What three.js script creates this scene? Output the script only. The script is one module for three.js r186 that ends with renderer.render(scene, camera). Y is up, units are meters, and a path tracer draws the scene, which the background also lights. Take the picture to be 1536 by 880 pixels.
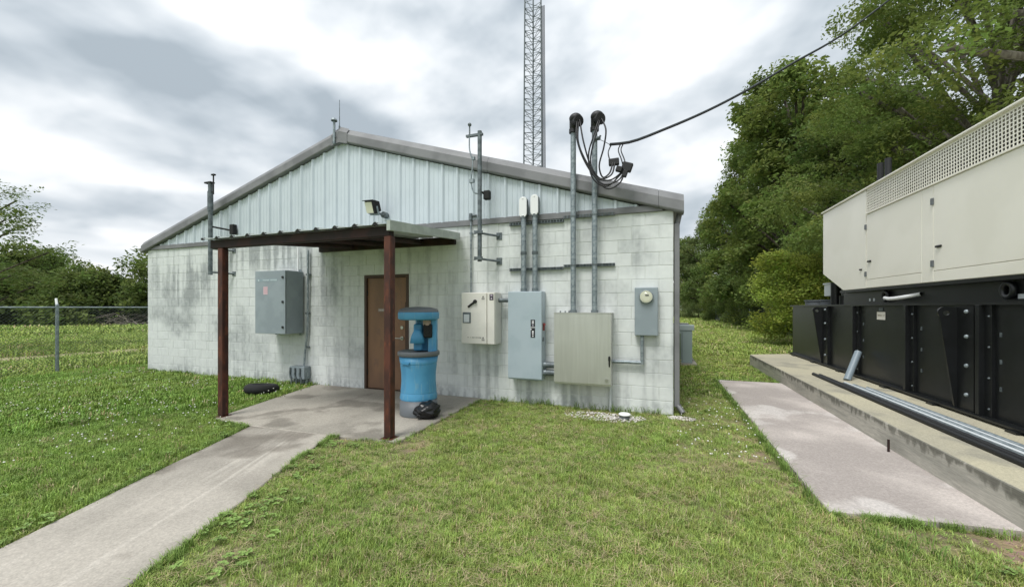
import * as THREE from 'three';
import { mergeGeometries } from 'three/addons/utils/BufferGeometryUtils.js';
import { RoundedBoxGeometry } from 'three/addons/geometries/RoundedBoxGeometry.js';

// ------------------------------------------------------------------ camera, sky, sun, exposure
const scene = new THREE.Scene();
const YAW = 19.85 * Math.PI / 180, FOCAL = 600, HORIZON = 461, EYE = 1.6;
const camera = new THREE.PerspectiveCamera(2 * Math.atan(440 / FOCAL) * 180 / Math.PI, 1536 / 880, 0.05, 900);
camera.position.set(0, EYE, 0);
camera.rotation.set(0, YAW, 0);
camera.setViewOffset(1536, 880, 0, 440 - HORIZON, 1536, 880);
const renderer = new THREE.WebGLRenderer({ antialias: true });
renderer.toneMapping = THREE.LinearToneMapping;
renderer.toneMappingExposure = 1.84;
renderer.shadowMap.enabled = true;
renderer.shadowMap.type = THREE.PCFSoftShadowMap;

function hash(x, y, s = 0) { let h = Math.imul(x | 0, 374761393) ^ Math.imul(y | 0, 668265263) ^ Math.imul(s | 0, 2147483647 - 61); h = Math.imul(h ^ (h >>> 13), 1274126177); h ^= h >>> 16; h = Math.imul(h, 2246822519); return ((h ^ (h >>> 15)) >>> 0) / 4294967296; }
const LAT = new Float32Array(65536); for (let i = 0; i < 65536; i++) LAT[i] = hash(i & 255, i >> 8, 7);
function noise(x, y, s = 0, px = 0, py = 0) {
  let x0 = Math.floor(x), y0 = Math.floor(y), x1 = x0 + 1, y1 = y0 + 1; const fx = x - x0, fy = y - y0, u = fx * fx * (3 - 2 * fx), v = fy * fy * (3 - 2 * fy);
  if (px) { x0 = ((x0 % px) + px) % px; x1 = ((x1 % px) + px) % px; y0 = ((y0 % py) + py) % py; y1 = ((y1 % py) + py) % py; }
  const sx = s * 61, sy = s * 37; x0 = (x0 + sx) & 255; x1 = (x1 + sx) & 255; y0 = ((y0 + sy) & 255) << 8; y1 = ((y1 + sy) & 255) << 8;
  const a = LAT[x0 | y0], b = LAT[x1 | y0], c = LAT[x0 | y1], d = LAT[x1 | y1];
  return a + (b - a) * u + (c - a) * v + (a - b - c + d) * u * v;
}
function fbm(x, y, o = 5, s = 0, px = 0, py = 0) { let a = 0.5, t = 0, n = 0; for (let i = 0; i < o; i++) { t += a * noise(x, y, s + i * 17, px, py); n += a; x *= 2; y *= 2; px *= 2; py *= 2; a *= 0.5; } return t / n; }
const clamp = (x, a = 0, b = 1) => Math.min(b, Math.max(a, x));
const sstep = (a, b, x) => { const t = clamp((x - a) / (b - a)); return t * t * (3 - 2 * t); };
const lerp = (a, b, t) => a + (b - a) * t;
function rng(seed) { let a = seed >>> 0; return () => { a = (a + 0x6D2B79F5) >>> 0; let t = a; t = Math.imul(t ^ (t >>> 15), t | 1); t ^= t + Math.imul(t ^ (t >>> 7), t | 61); return ((t ^ (t >>> 14)) >>> 0) / 4294967296; }; }

// overcast sky: a layer of cloud streets seen in perspective, thinner (brighter) and thicker (bluer grey) bands
{
  const w = 2048, h = 1024, data = new Float32Array(w * h * 4), dx = Math.sin(0.16), dz = -Math.cos(0.16);
  const keys = [[-6, 0.5], [-4, 0.7], [-2.6, 0.45], [-1.6, 0.62], [-0.7, 0.42], [0, 0.6], [0.5, 0.5], [0.95, 0.78], [1.38, 0.98], [1.6, 0.36], [1.84, 0.1], [2.1, 0.22], [2.38, 0.6], [2.75, 1], [3.2, 0.62], [3.65, 0.4], [4.3, 0.75], [5.2, 0.55], [7, 0.8]];
  const street = (a) => { let i = 0; while (i < keys.length - 2 && a > keys[i + 1][0]) i++; const [p, q] = [keys[i], keys[i + 1]]; return lerp(p[1], q[1], sstep(p[0], q[0], a)); };
  for (let j = 0; j < h; j++) for (let i = 0; i < w; i++) {
    const o = (j * w + i) * 4, el = ((j + 0.5) / h - 0.5) * Math.PI, az = ((i + 0.5) / w - 0.5) * 2 * Math.PI; data[o + 3] = 1;
    if (el < -0.01) { data[o] = 0.3; data[o + 1] = 0.34; data[o + 2] = 0.28; continue; }
    const c = Math.cos(el), X = c * Math.cos(az), Y = Math.max(0, Math.sin(el)), Z = c * Math.sin(az);
    const k = 1 / (Y + 0.10), along = (X * dx + Z * dz) * k, across = (X * dz - Z * dx) * k;
    const wob = (fbm(along * 0.7 + 13.1, across * 0.9 + 7.7, 4, 5) - 0.5) * 1.0, wx = fbm(along * 1.7, across * 1.7 + 40, 3, 81) * 1.2, puff = fbm(along * 2.3 + 22 + wx, across * 2.5 + 9 + wx + wob, 6, 43), billow = fbm(az * 7 + wx * 0.6 + 50, el * 15 - az * 2.2 + wob * 0.8 + 20, 6, 91), wide = fbm(along * 0.45 + 30, across * 0.6 + 12, 3, 61);
    let t = clamp(street(across + wob) + (puff - 0.5) * 0.85 + (billow - 0.5) * 0.95 + (wide - 0.5) * 0.5);
    t = lerp(t, 0.88, sstep(0.16, 0.0, Y) * 0.7);
    const lum = (0.305 + 0.36 * t) * (0.94 + 0.2 * Y), blue = 1 - t;
    data[o] = lum * (1 - 0.2 * blue); data[o + 1] = lum * (1 - 0.075 * blue); data[o + 2] = lum * (1.0 + 0.04 * blue);
  }
  const sky = new THREE.DataTexture(data, w, h, THREE.RGBAFormat, THREE.FloatType);
  sky.mapping = THREE.EquirectangularReflectionMapping; sky.magFilter = sky.minFilter = THREE.LinearFilter; sky.needsUpdate = true;
  scene.background = sky; scene.environment = sky;
}
const sun = new THREE.DirectionalLight(new THREE.Color(1, 0.975, 0.94), 1.5);
sun.position.set(-7, 30, 9.5); sun.target.position.set(-2, 0, -6);
sun.castShadow = true; sun.shadow.radius = 40; sun.shadow.mapSize.set(2048, 2048);
Object.assign(sun.shadow.camera, { left: -30, right: 30, top: 30, bottom: -30, near: 1, far: 90 });
scene.add(sun, sun.target);

// ------------------------------------------------------------------ pixel helpers: a pixel gives a direction, a plane gives the distance
const cosY = Math.cos(YAW), sinY = Math.sin(YAW);
function ray(px, py) { const t = (px - 768) / FOCAL, v = (HORIZON - py) / FOCAL; return new THREE.Vector3(-sinY + t * cosY, v, -cosY - t * sinY); }
const onZ = (px, py, z) => { const r = ray(px, py); return r.multiplyScalar(z / r.z).add(camera.position); };
const onX = (px, py, x) => { const r = ray(px, py); return r.multiplyScalar(x / r.x).add(camera.position); };
const onY = (px, py, y = 0) => { const r = ray(px, py); return r.multiplyScalar((y - EYE) / r.y).add(camera.position); };
const WALL = -6.38;                     // plane of the gable wall, metres
const V = (x, y, z) => new THREE.Vector3(x, y, z);

// ------------------------------------------------------------------ naming and building helpers
const taken = {};
function numbered(n) { const k = taken[n] = (taken[n] ?? -1) + 1; return k ? `${n}_${String(k).padStart(3, '0')}` : n; }
function tag(o, label, category, group) { o.userData.label = label; o.userData.category = category; if (group) o.userData.group = group; return o; }
function thing(name, label, category, pos = [0, 0, 0], group) { const o = new THREE.Group(); o.name = numbered(name); o.position.set(...pos); scene.add(o); return tag(o, label, category, group); }
function norm(g) { let r = g.index ? g.toNonIndexed() : g; for (const k of Object.keys(r.attributes)) if (!['position', 'normal', 'uv', 'color'].includes(k)) r.deleteAttribute(k); if (!r.attributes.normal) r.computeVertexNormals(); return boxUV(r); }
function boxUV(g) {           // uv in metres, from the side each triangle faces
  if (g.userData.ownUV) return g;
  const p = g.attributes.position, uv = new Float32Array(p.count * 2), a = V(), b = V(), c = V(), n = V();
  for (let i = 0; i < p.count; i += 3) {
    a.fromBufferAttribute(p, i); b.fromBufferAttribute(p, i + 1); c.fromBufferAttribute(p, i + 2);
    n.copy(b).sub(a).cross(c.clone().sub(a)); const ax = Math.abs(n.x), ay = Math.abs(n.y), az = Math.abs(n.z);
    [a, b, c].forEach((q, k) => { const o = (i + k) * 2; if (ay >= ax && ay >= az) { uv[o] = q.x; uv[o + 1] = -q.z; } else if (ax >= az) { uv[o] = q.z; uv[o + 1] = q.y; } else { uv[o] = q.x; uv[o + 1] = q.y; } });
  }
  g.setAttribute('uv', new THREE.BufferAttribute(uv, 2)); return g;
}
function join(list) { list = [].concat(list).map(norm); return list.length > 1 ? mergeGeometries(list) : list[0]; }
function mesh(name, geos, mat, parent = scene) { const m = new THREE.Mesh(join(geos), mat); m.name = parent === scene ? numbered(name) : name; m.castShadow = m.receiveShadow = true; parent.add(m); return m; }
function structure(name, geos, mat) { const m = mesh(name, geos, mat); m.userData.kind = 'structure'; return m; }
const box = (w, h, d, x = 0, y = 0, z = 0) => new THREE.BoxGeometry(w, h, d).translate(x, y, z);
const rbox = (w, h, d, x = 0, y = 0, z = 0, r = 0.006) => new RoundedBoxGeometry(w, h, d, 2, r).translate(x, y, z);
const span = (x0, x1, y0, y1, z0, z1, r = 0) => (r ? rbox : box)(Math.abs(x1 - x0), Math.abs(y1 - y0), Math.abs(z1 - z0), (x0 + x1) / 2, (y0 + y1) / 2, (z0 + z1) / 2, r || undefined);
function rod(p, q, r, seg = 10, r2 = r) { const d = q.clone().sub(p), L = d.length(); const g = new THREE.CylinderGeometry(r2, r, L, seg); g.translate(0, L / 2, 0); g.applyQuaternion(new THREE.Quaternion().setFromUnitVectors(V(0, 1, 0), d.normalize())); return g.translate(p.x, p.y, p.z); }
const tube = (pts, r, n = 40, seg = 8) => new THREE.TubeGeometry(new THREE.CatmullRomCurve3(pts), n, r, seg);
function bolt(x, y, z, r = 0.02, axis = 'x') { const g = new THREE.SphereGeometry(r, 8, 5, 0, Math.PI * 2, 0, Math.PI / 2); if (axis === 'x') g.rotateZ(Math.PI / 2); else g.rotateX(Math.PI / 2); return g.translate(x, y, z); }
function extrudeXY(pts, depth, bevel = 0) { const s = new THREE.Shape(pts.map(([x, y]) => new THREE.Vector2(x, y))); return new THREE.ExtrudeGeometry(s, { depth, bevelEnabled: bevel > 0, bevelSize: bevel, bevelThickness: bevel, bevelSegments: 2, curveSegments: 12 }); }
function prism(poly, y0, y1) {         // ground polygon [[x,z]...] raised from y0 to y1
  const s = new THREE.Shape(poly.map(([x, z]) => new THREE.Vector2(x, -z)));
  return new THREE.ExtrudeGeometry(s, { depth: y1 - y0, bevelEnabled: true, bevelSize: 0.008, bevelThickness: 0.008, bevelOffset: -0.008, bevelSegments: 1 }).rotateX(-Math.PI / 2).translate(0, y0, 0);
}
function quads(list) { const p = []; for (const [a, b, c, d] of list) p.push(...a.toArray(), ...b.toArray(), ...c.toArray(), ...a.toArray(), ...c.toArray(), ...d.toArray()); const g = new THREE.BufferGeometry(); g.setAttribute('position', new THREE.Float32BufferAttribute(p, 3)); g.computeVertexNormals(); return g; }

// ------------------------------------------------------------------ materials
function tex(w, h, fn, srgb = true, repeat = [1, 1]) {
  const d = new Uint8Array(w * h * 4);
  for (let j = 0; j < h; j++) for (let i = 0; i < w; i++) { const c = fn((i + 0.5) / w, (j + 0.5) / h, i, j), o = (j * w + i) * 4; d[o] = clamp(c[0], 0, 255); d[o + 1] = clamp(c[1], 0, 255); d[o + 2] = clamp(c[2], 0, 255); d[o + 3] = 255; }
  const t = new THREE.DataTexture(d, w, h); t.wrapS = t.wrapT = THREE.RepeatWrapping; t.magFilter = THREE.LinearFilter; t.minFilter = THREE.LinearMipmapLinearFilter; t.generateMipmaps = true;
  t.colorSpace = srgb ? THREE.SRGBColorSpace : THREE.NoColorSpace; t.repeat.set(...repeat); t.needsUpdate = true; return t;
}
const tn = (u, v, f, o, s) => fbm(u * f, v * f, o, s, f, f);          // tiles over 0..1
const mixc = (a, b, t) => [lerp(a[0], b[0], t), lerp(a[1], b[1], t), lerp(a[2], b[2], t)];
const grain = tex(256, 256, (u, v) => { const n = 255 * tn(u, v, 64, 3, 3); return [n, n, n]; }, false, [1, 1]);
const mottle = (a, b, f, s, amount = 1, size = 256, rep = [1, 1]) => tex(size, size, (u, v) => mixc(a, b, clamp(sstep(0.3, 0.7, tn(u, v, f, 5, s)) * amount)), true, rep);
function std(color, roughness = 0.7, metalness = 0, extra = {}) { return new THREE.MeshStandardMaterial({ color, roughness, metalness, ...extra }); }
const M = {};
M.siding = std(0xffffff, 0.42, 0.05, { map: mottle([198, 208, 214], [188, 198, 204], 4, 91, 1, 256, [0.5, 0.35]) });
M.fascia = std(0xffffff, 0.55, 0, { map: mottle([124, 125, 127], [108, 109, 111], 6, 92, 1, 256, [0.6, 0.6]), side: THREE.DoubleSide });
M.dark = std(0x1b1c1c, 0.8);
M.galv = std(0xffffff, 0.45, 0.35, { map: mottle([150, 160, 164], [118, 129, 134], 12, 93, 1, 256, [2, 2]) });
M.galvDark = std(0xffffff, 0.5, 0.3, { map: mottle([112, 121, 124], [88, 96, 99], 12, 94, 1, 256, [2, 2]) });
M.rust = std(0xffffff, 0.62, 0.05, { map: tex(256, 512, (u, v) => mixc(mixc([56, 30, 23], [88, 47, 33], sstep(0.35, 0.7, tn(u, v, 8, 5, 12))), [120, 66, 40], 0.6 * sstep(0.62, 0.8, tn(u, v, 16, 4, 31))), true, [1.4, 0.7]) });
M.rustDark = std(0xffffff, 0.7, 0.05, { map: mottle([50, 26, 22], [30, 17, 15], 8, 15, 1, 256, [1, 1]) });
M.canopySheet = std(0xffffff, 0.5, 0.1, { map: mottle([178, 186, 182], [160, 168, 162], 6, 16, 1, 256, [0.7, 0.7]), side: THREE.DoubleSide });
M.canopyTrim = std(0xffffff, 0.5, 0, { map: mottle([176, 184, 176], [160, 168, 160], 8, 17, 1, 256, [1, 1]) });
M.boxGrey = std(0xffffff, 0.42, 0.05, { map: mottle([146, 157, 163], [138, 149, 155], 5, 18, 1, 256, [1, 1]) });
M.boxBlueGrey = std(0xffffff, 0.4, 0.05, { map: mottle([172, 186, 194], [164, 179, 187], 5, 19, 1, 256, [1, 1]) });
M.boxBeige = std(0xffffff, 0.45, 0, { map: mottle([224, 222, 214], [215, 213, 205], 5, 20, 1, 256, [1, 1]) });
M.stainless = std(0xffffff, 0.36, 0.75, { map: tex(256, 512, (u, v) => mixc([216, 216, 213], [190, 190, 186], clamp(0.6 * fbm(u * 48, v * 3, 4, 22, 48, 3) + 0.5 * tn(u, v, 4, 4, 23) - 0.1)), true, [1, 0.7]) });
M.white = std(0xe4e6e6, 0.45); M.black = std(0x17181a, 0.55); M.rubber = std(0x1c1d1e, 0.85);
M.blackCable = std(0x141517, 0.5); M.chrome = std(0xb9b9b4, 0.3, 0.8);
M.doorBrown = std(0xffffff, 0.55, 0, { map: tex(256, 512, (u, v) => mixc(mixc([138, 104, 78], [124, 94, 72], sstep(0.3, 0.7, tn(u, v, 4, 5, 41))), [118, 92, 76], 0.5 * sstep(0.6, 0.75, tn(u, v, 12, 4, 45))), true, [1, 0.45]) });
M.doorFrame = std(0x4a372b, 0.6);
M.blue = std(0xffffff, 0.45, 0, { map: tex(256, 256, (u, v) => mixc(mixc([84, 156, 196], [74, 144, 186], sstep(0.3, 0.7, tn(u, v, 4, 4, 151))), [128, 168, 186], 0.5 * sstep(0.6, 0.78, fbm(u * 32, v * 6, 4, 152, 32, 6))), true, [1.6, 1.1]) }); M.blueDeep = std(0x4790bb, 0.45); M.plasticGrey = std(0x63686c, 0.5);
M.glass = new THREE.MeshPhysicalMaterial({ color: 0xffffff, roughness: 0.05, transmission: 1, thickness: 0, ior: 1.45 });
M.genCream = std(0xffffff, 0.5, 0, { map: mottle([245, 242, 230], [239, 236, 223], 4, 51, 1, 256, [0.4, 0.4]) });
M.genBlack = std(0xffffff, 0.38, 0.1, { map: mottle([30, 32, 34], [24, 26, 27], 6, 52, 1, 256, [0.7, 0.7]) });
M.ventShade = std(0x4a4c4e, 0.95); M.paleGrey = std(0xc7cdd0, 0.5); M.pvc = std(0x7f8d96, 0.45);  // vent lining: dark tone stands in for the shade inside the grille holes
const concrete = (a, b, c, s, rep, size = 1024) => std(0xffffff, 0.9, 0, {
  map: tex(size, size, (u, v) => { const big = sstep(0.3, 0.72, tn(u, v, 4, 5, s)), st = sstep(0.52, 0.72, tn(u, v, 8, 5, s + 9)), f = tn(u, v, 256, 2, s + 4), spk = hash(Math.floor(u * size), Math.floor(v * size), s); let q = mixc(mixc(a, b, big), c, 0.7 * st); const k = 0.88 + 0.16 * f + 0.12 * (spk - 0.5) + (spk > 0.985 ? -0.2 : spk < 0.02 ? 0.12 : 0); return q.map((x) => x * k); }, true, rep),
  bumpMap: grain, bumpScale: 0.0015 });
M.patio = concrete([174, 168, 157], [152, 147, 137], [118, 113, 104], 61, [0.28, 0.28]);
M.slab = concrete([196, 187, 181], [166, 158, 153], [212, 207, 203], 71, [0.3, 0.3]);
M.pad = concrete([160, 157, 146], [146, 144, 135], [110, 109, 102], 81, [0.35, 0.35]);
M.padTop = concrete([186, 180, 156], [172, 167, 148], [146, 143, 130], 83, [0.35, 0.35]);
M.padSide = std(0xffffff, 0.9, 0, { map: tex(1024, 256, (u, v) => { const n = tn(u, v, 8, 5, 84), st = fbm(u * 64, v * 3, 4, 85, 64, 3), f = tn(u, v, 64, 2, 87), edge = sstep(0.62, 0.86, v + (st - 0.5) * 0.55); return mixc(mixc([184, 181, 171], [164, 162, 153], sstep(0.3, 0.7, n)), [98, 97, 88], 0.7 * edge * sstep(0.3, 0.6, st + 0.15)).map((c) => c * (0.9 + 0.2 * f)); }, true, [0.25, 3]), bumpMap: grain, bumpScale: 0.0015 });
M.path = std(0xffffff, 0.9, 0, { map: tex(1024, 1024, (u, v) => {          // worn concrete with drag marks and dark stains running along the path
  const x = u * 6, y = v * 6, al = x * 0.395 - y * 0.918, ac = x * 0.918 + y * 0.395, big = fbm(x * 0.9 + 3, y * 0.9, 5, 401), drag = fbm(ac * 7 + fbm(al, ac, 2, 9) * 0.8, al * 0.45, 4, 402), fine = fbm(x * 60, y * 60, 2, 403), thin = fbm(ac * 30, al * 0.7, 3, 404);
  let c = mixc([172, 166, 156], [146, 141, 132], sstep(0.35, 0.65, big)); c = mixc(c, [196, 190, 180], 0.5 * sstep(0.54, 0.76, drag) * sstep(0.35, 0.6, thin)); c = mixc(c, [104, 98, 89], 0.65 * sstep(0.54, 0.74, fbm(x * 1.6, y * 1.6, 4, 405))); const g = 0.87 + 0.12 * fine + 0.14 * hash(Math.floor(u * 1024), Math.floor(v * 1024), 5); return c.map((k) => k * g);
}, true, [1 / 6, 1 / 6]), bumpMap: grain, bumpScale: 0.0015 });
M.soil = concrete([122, 100, 82], [100, 82, 66], [142, 124, 106], 86, [0.6, 0.6], 512);
M.gravel = std(0xc9c2b6, 0.9);
M.grassGround = std(0xffffff, 0.95, 0, { vertexColors: true, map: tex(1024, 1024, (u, v) => {
  const a = tn(u, v, 16, 5, 101), b = tn(u, v, 96, 3, 111), c = tn(u, v, 6, 4, 121);
  return mixc(mixc([98, 124, 48], [128, 150, 66], sstep(0.3, 0.7, a)), mixc([140, 126, 90], [80, 104, 40], c), 0.6 * sstep(0.45, 0.75, b));
}, true, [0.22, 0.22]), bumpMap: grain, bumpScale: 0.02 });
const bark = std(0xffffff, 0.95, 0, { map: tex(128, 256, (u, v) => mixc([92, 84, 74], [56, 50, 43], sstep(0.35, 0.65, fbm(u * 16, v * 6, 4, 131, 16, 6))), true, [1, 0.6]) });
const barkPale = std(0xffffff, 0.95, 0, { map: tex(128, 256, (u, v) => mixc([128, 122, 112], [90, 84, 75], sstep(0.35, 0.65, fbm(u * 16, v * 6, 4, 141, 16, 6))), true, [1, 0.6]) });
const leafMat = new THREE.MeshPhysicalMaterial({ color: 0xffffff, roughness: 1, side: THREE.DoubleSide, transmission: 0.45, thickness: 0, specularIntensity: 0.3 });
const grassMat = new THREE.MeshStandardMaterial({ color: 0xffffff, roughness: 0.7, side: THREE.DoubleSide });

// ================================================================== GROUND
const patioPoly = [[-5.93, -3.92], [-5.12, -3.84], [-3.78, -3.88], [-2.86, -3.96], [-2.86, WALL + 0.02], [-6.58, WALL + 0.02]];
const pathPoly = [[-5.12, -3.87], [-4.62, -2.62], [-4.07, -1.33], [-3.3, 0.6], [-2.15, 1.0], [-2.85, -1.42], [-3.22, -2.4], [-3.56, -3.16], [-3.78, -3.9]];
const slabPoly = [[1.25, -9.65], [1.25, -3.73], [1.8, -3.8], [2.44, -3.86], [5.2, -3.4], [5.2, -9.7]];
const padPoly = [[2.43, -12.6], [3.45, -13.1], [7.2, -14.6], [7.2, 0.5], [2.43, 0.5]];
const inside = (poly, x, z) => { let c = false; for (let i = 0, j = poly.length - 1; i < poly.length; j = i++) { const [xi, zi] = poly[i], [xj, zj] = poly[j]; if ((zi > z) !== (zj > z) && x < (xj - xi) * (z - zi) / (zj - zi) + xi) c = !c; } return c; };
const HOUSE = { x0: -12.1, x1: 0.24, z0: WALL, z1: -18.4 };
function bare(x, z) {                   // 0..1 how much soil shows, where the photograph shows worn ground
  let b = 0;
  const spot = (cx, cz, r, k = 1) => { b = Math.max(b, k * sstep(1, 0.35, Math.hypot(x - cx, z - cz) / r + (fbm(x * 3, z * 3, 3, 7) - 0.5) * 1.2)); };
  spot(1.05, -6.3, 0.4, 0.9); spot(1.05, -4.9, 0.38, 0.9); spot(1.12, -5.5, 0.25, 0.8); spot(1.1, -4.2, 0.25, 0.8); spot(0.75, -7.6, 0.7, 0.55); spot(0.6, -9.8, 0.6, 0.5);
  spot(-0.55, -6.0, 0.42, 0.9); spot(0.35, -6.25, 0.3, 0.9); spot(-1.0, -6.05, 0.4, 0.8);
  spot(2.3, -3.62, 0.45, 1); spot(2.75, -3.5, 0.5, 1); spot(3.2, -3.3, 0.5, 1); spot(1.75, -3.65, 0.3, 0.9); spot(-2.7, -4.0, 0.4, 0.8); spot(-3.55, -3.75, 0.35, 0.8);
  b = Math.max(b, 0.6 * sstep(0.56, 0.7, fbm(x * 2.3 + 40, z * 2.3, 4, 77)) * (x > -4 ? 1 : 0.25));
  return b;
}
{
  const g = new THREE.BufferGeometry(), pos = [], col = [], idx = [];
  const axis = []; for (let i = -116; i <= 116; i++) axis.push(Math.sign(i) * (Math.abs(i) < 90 ? Math.abs(i) * 0.13 : 11.7 + Math.pow(Math.abs(i) - 90, 2) * 0.36));
  axis.forEach((z) => axis.forEach((x) => {
    const X = x - 1, Zz = z - 6; pos.push(X, (Math.hypot(X, Zz) > 20 ? -0.02 : 0) - 0.012, Zz);
    const k = 0.85 + 0.3 * fbm(X * 0.12, Zz * 0.12, 4, 9), s = bare(X, Zz); col.push(k * lerp(1, 1.6, s), k * lerp(1, 0.86, s), k * lerp(1, 2.9, s));
  }));
  const n = axis.length; for (let j = 0; j < n - 1; j++) for (let i = 0; i < n - 1; i++) { const a = j * n + i; idx.push(a, a + n, a + 1, a + 1, a + n, a + n + 1); }
  g.setAttribute('position', new THREE.Float32BufferAttribute(pos, 3)); g.setAttribute('color', new THREE.Float32BufferAttribute(col, 3)); g.setIndex(idx); g.computeVertexNormals();
  structure('ground', g, M.grassGround);
}
structure('patio', prism(patioPoly, -0.15, 0.016), M.patio);
structure('path', prism(pathPoly, -0.15, 0.008), M.path);
structure('concrete_slab', prism(slabPoly, -0.15, 0.03), M.slab);
structure('generator_pad', prism(padPoly, -0.2, 0.296), M.padSide);
structure('pad_topping', prism(padPoly.map(([x, z]) => [x + (x < 3 ? 0.006 : 0), z + (z < -12 ? 0.006 : 0)]), 0.29, 0.3), M.padTop);
{   // pale dirt track across the field beyond the fence
  const a = [], N = 40; for (let i = 0; i < N; i++) { const t0 = i / N, t1 = (i + 1) / N; const e = (t, s) => { const p = onY(lerp(-60, 240, t), lerp(545, 523, t) + s * lerp(6, 4, t)); return V(p.x + fbm(t * 20, s, 3, 3) * 0.3, 0.004, p.z + fbm(t * 20, s + 5, 3, 4) * 0.4); }; a.push([e(t0, -1), e(t0, 1), e(t1, 1), e(t1, -1)]); }
  structure('dirt_track', quads(a), std(0xffffff, 0.95, 0, { map: mottle([160, 152, 118], [128, 130, 78], 8, 33, 1, 256, [0.4, 0.4]) }));
}

// ================================================================== BUILDING
const building = thing('utility_building', 'white painted concrete block building with pale ribbed metal gable and grey roof trim', 'building', [0, 0, 0]);
const COURSE = 0.2027, WTOP = COURSE * 15, MOD = (HOUSE.x1 - HOUSE.x0) / 31, RIDGE = (HOUSE.x0 + HOUSE.x1) / 2;
const eaveY = (x) => 4.9 - 0.305 * Math.abs(x - RIDGE);             // underside of the rake trim
const DOOR = { x0: -5.38, x1: -4.36, y1: COURSE * 11 };
// paint, mildew and water streaks on the block wall, in wall metres
const wallMap = tex(2048, 512, (u, v) => {
  const x = HOUSE.x0 + u * (HOUSE.x1 - HOUSE.x0), y = v * WTOP;
  const row = Math.floor(y / COURSE), colm = Math.floor((x - HOUSE.x0 + (row % 2) * MOD / 2) / MOD);
  const bt = hash(colm, row, 500), streak = fbm(x * 12, y * 0.7, 4, 301), cloud = fbm(x * 1.1, y * 1.3, 5, 302), fine = fbm(x * 22, y * 16, 3, 303);
  const zone = (cx, cy, rx, ry) => sstep(1.15, 0.3, Math.hypot((x - cx) / rx, (y - cy) / ry));
  let m = 0.1 + 0.24 * sstep(0.45, 0.75, cloud) + (x < -5.4 ? 0.1 : 0.02) + 0.15 * sstep(0.44, 0.74, streak) * sstep(0.3, 0.6, fbm(x * 0.8, y * 0.5, 3, 309));
  m += 0.6 * zone(-10.4, 2.25, 1.7, 0.65) * sstep(0.32, 0.6, streak * 0.5 + cloud * 0.5) + 0.4 * zone(-8.0, 2.75, 1.9, 0.45) * sstep(0.35, 0.6, streak);
  m += 0.35 * zone(-10.5, 1.2, 2.2, 0.7) * sstep(0.4, 0.65, cloud) + 0.34 * zone(-6.35, 2.15, 0.55, 0.75) * sstep(0.3, 0.6, streak) + 0.3 * zone(-0.35, 2.45, 0.35, 0.4) * (bt > 0.35 ? 1 : 0.2);
  m += 0.2 * zone(-2.7, 0.65, 1.0, 0.5) * sstep(0.35, 0.6, streak) + 0.28 * sstep(0.3, 0.0, y) * sstep(0.35, 0.65, fine * 0.4 + streak * 0.6) + 0.14 * zone(-1.7, 0.3, 1.6, 0.35) * sstep(0.4, 0.6, streak);
  m += 0.12 * sstep(0.82, 0.95, bt) * (0.4 + streak) + 0.08 * sstep(0.6, 0.8, streak);
  m *= 0.65 + 0.7 * fine;
  const q = mixc([231, 235, 233], [140, 145, 146], clamp(m, 0, 0.85)); const k = 0.98 + 0.03 * bt; return q.map((c) => c * k);
});
wallMap.wrapS = wallMap.wrapT = THREE.ClampToEdgeWrapping;
const blockMat = std(0xffffff, 0.82, 0, { map: wallMap, bumpMap: grain, bumpScale: 0.0015 });
const mortarMat = std(0xcfd2cd, 0.9);
function wallUV(g, z) { const p = g.attributes.position, uv = new Float32Array(p.count * 2); for (let i = 0; i < p.count; i++) { uv[i * 2] = ((z ? -p.getZ(i) - 6.38 : p.getX(i) - HOUSE.x0)) / (HOUSE.x1 - HOUSE.x0); uv[i * 2 + 1] = p.getY(i) / WTOP; } g.setAttribute('uv', new THREE.BufferAttribute(uv, 2)); g.userData.ownUV = true; return g; }
function blockGeo(x0, x1, y0, y1, zf) {         // face with eased edges, its sides running back to the mortar
  const b = 0.004, d = 0.012, q = (x, y, z) => V(x, y, z), f = zf, k = zf - b, r = zf - d;
  const o = [[x0, y0], [x1, y0], [x1, y1], [x0, y1]], i = [[x0 + b, y0 + b], [x1 - b, y0 + b], [x1 - b, y1 - b], [x0 + b, y1 - b]], L = [[...i.map(([x, y]) => q(x, y, f))]];
  for (let n = 0; n < 4; n++) { const m = (n + 1) % 4; L.push([q(...o[n], k), q(...o[m], k), q(...i[m], f), q(...i[n], f)], [q(...o[n], r), q(...o[m], r), q(...o[m], k), q(...o[n], k)]); }
  return wallUV(quads(L));
}
const shell = [ // mortar core behind the front blocks, with the door opening left out
  span(HOUSE.x0 + 0.012, DOOR.x0, -0.2, WTOP, WALL - 0.19, WALL - 0.006), span(DOOR.x1, HOUSE.x1 - 0.012, -0.2, WTOP, WALL - 0.19, WALL - 0.006), span(DOOR.x0, DOOR.x1, DOOR.y1, WTOP, WALL - 0.19, WALL - 0.006)];
const frontWall = mesh('front_wall', shell, mortarMat, building);
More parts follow.
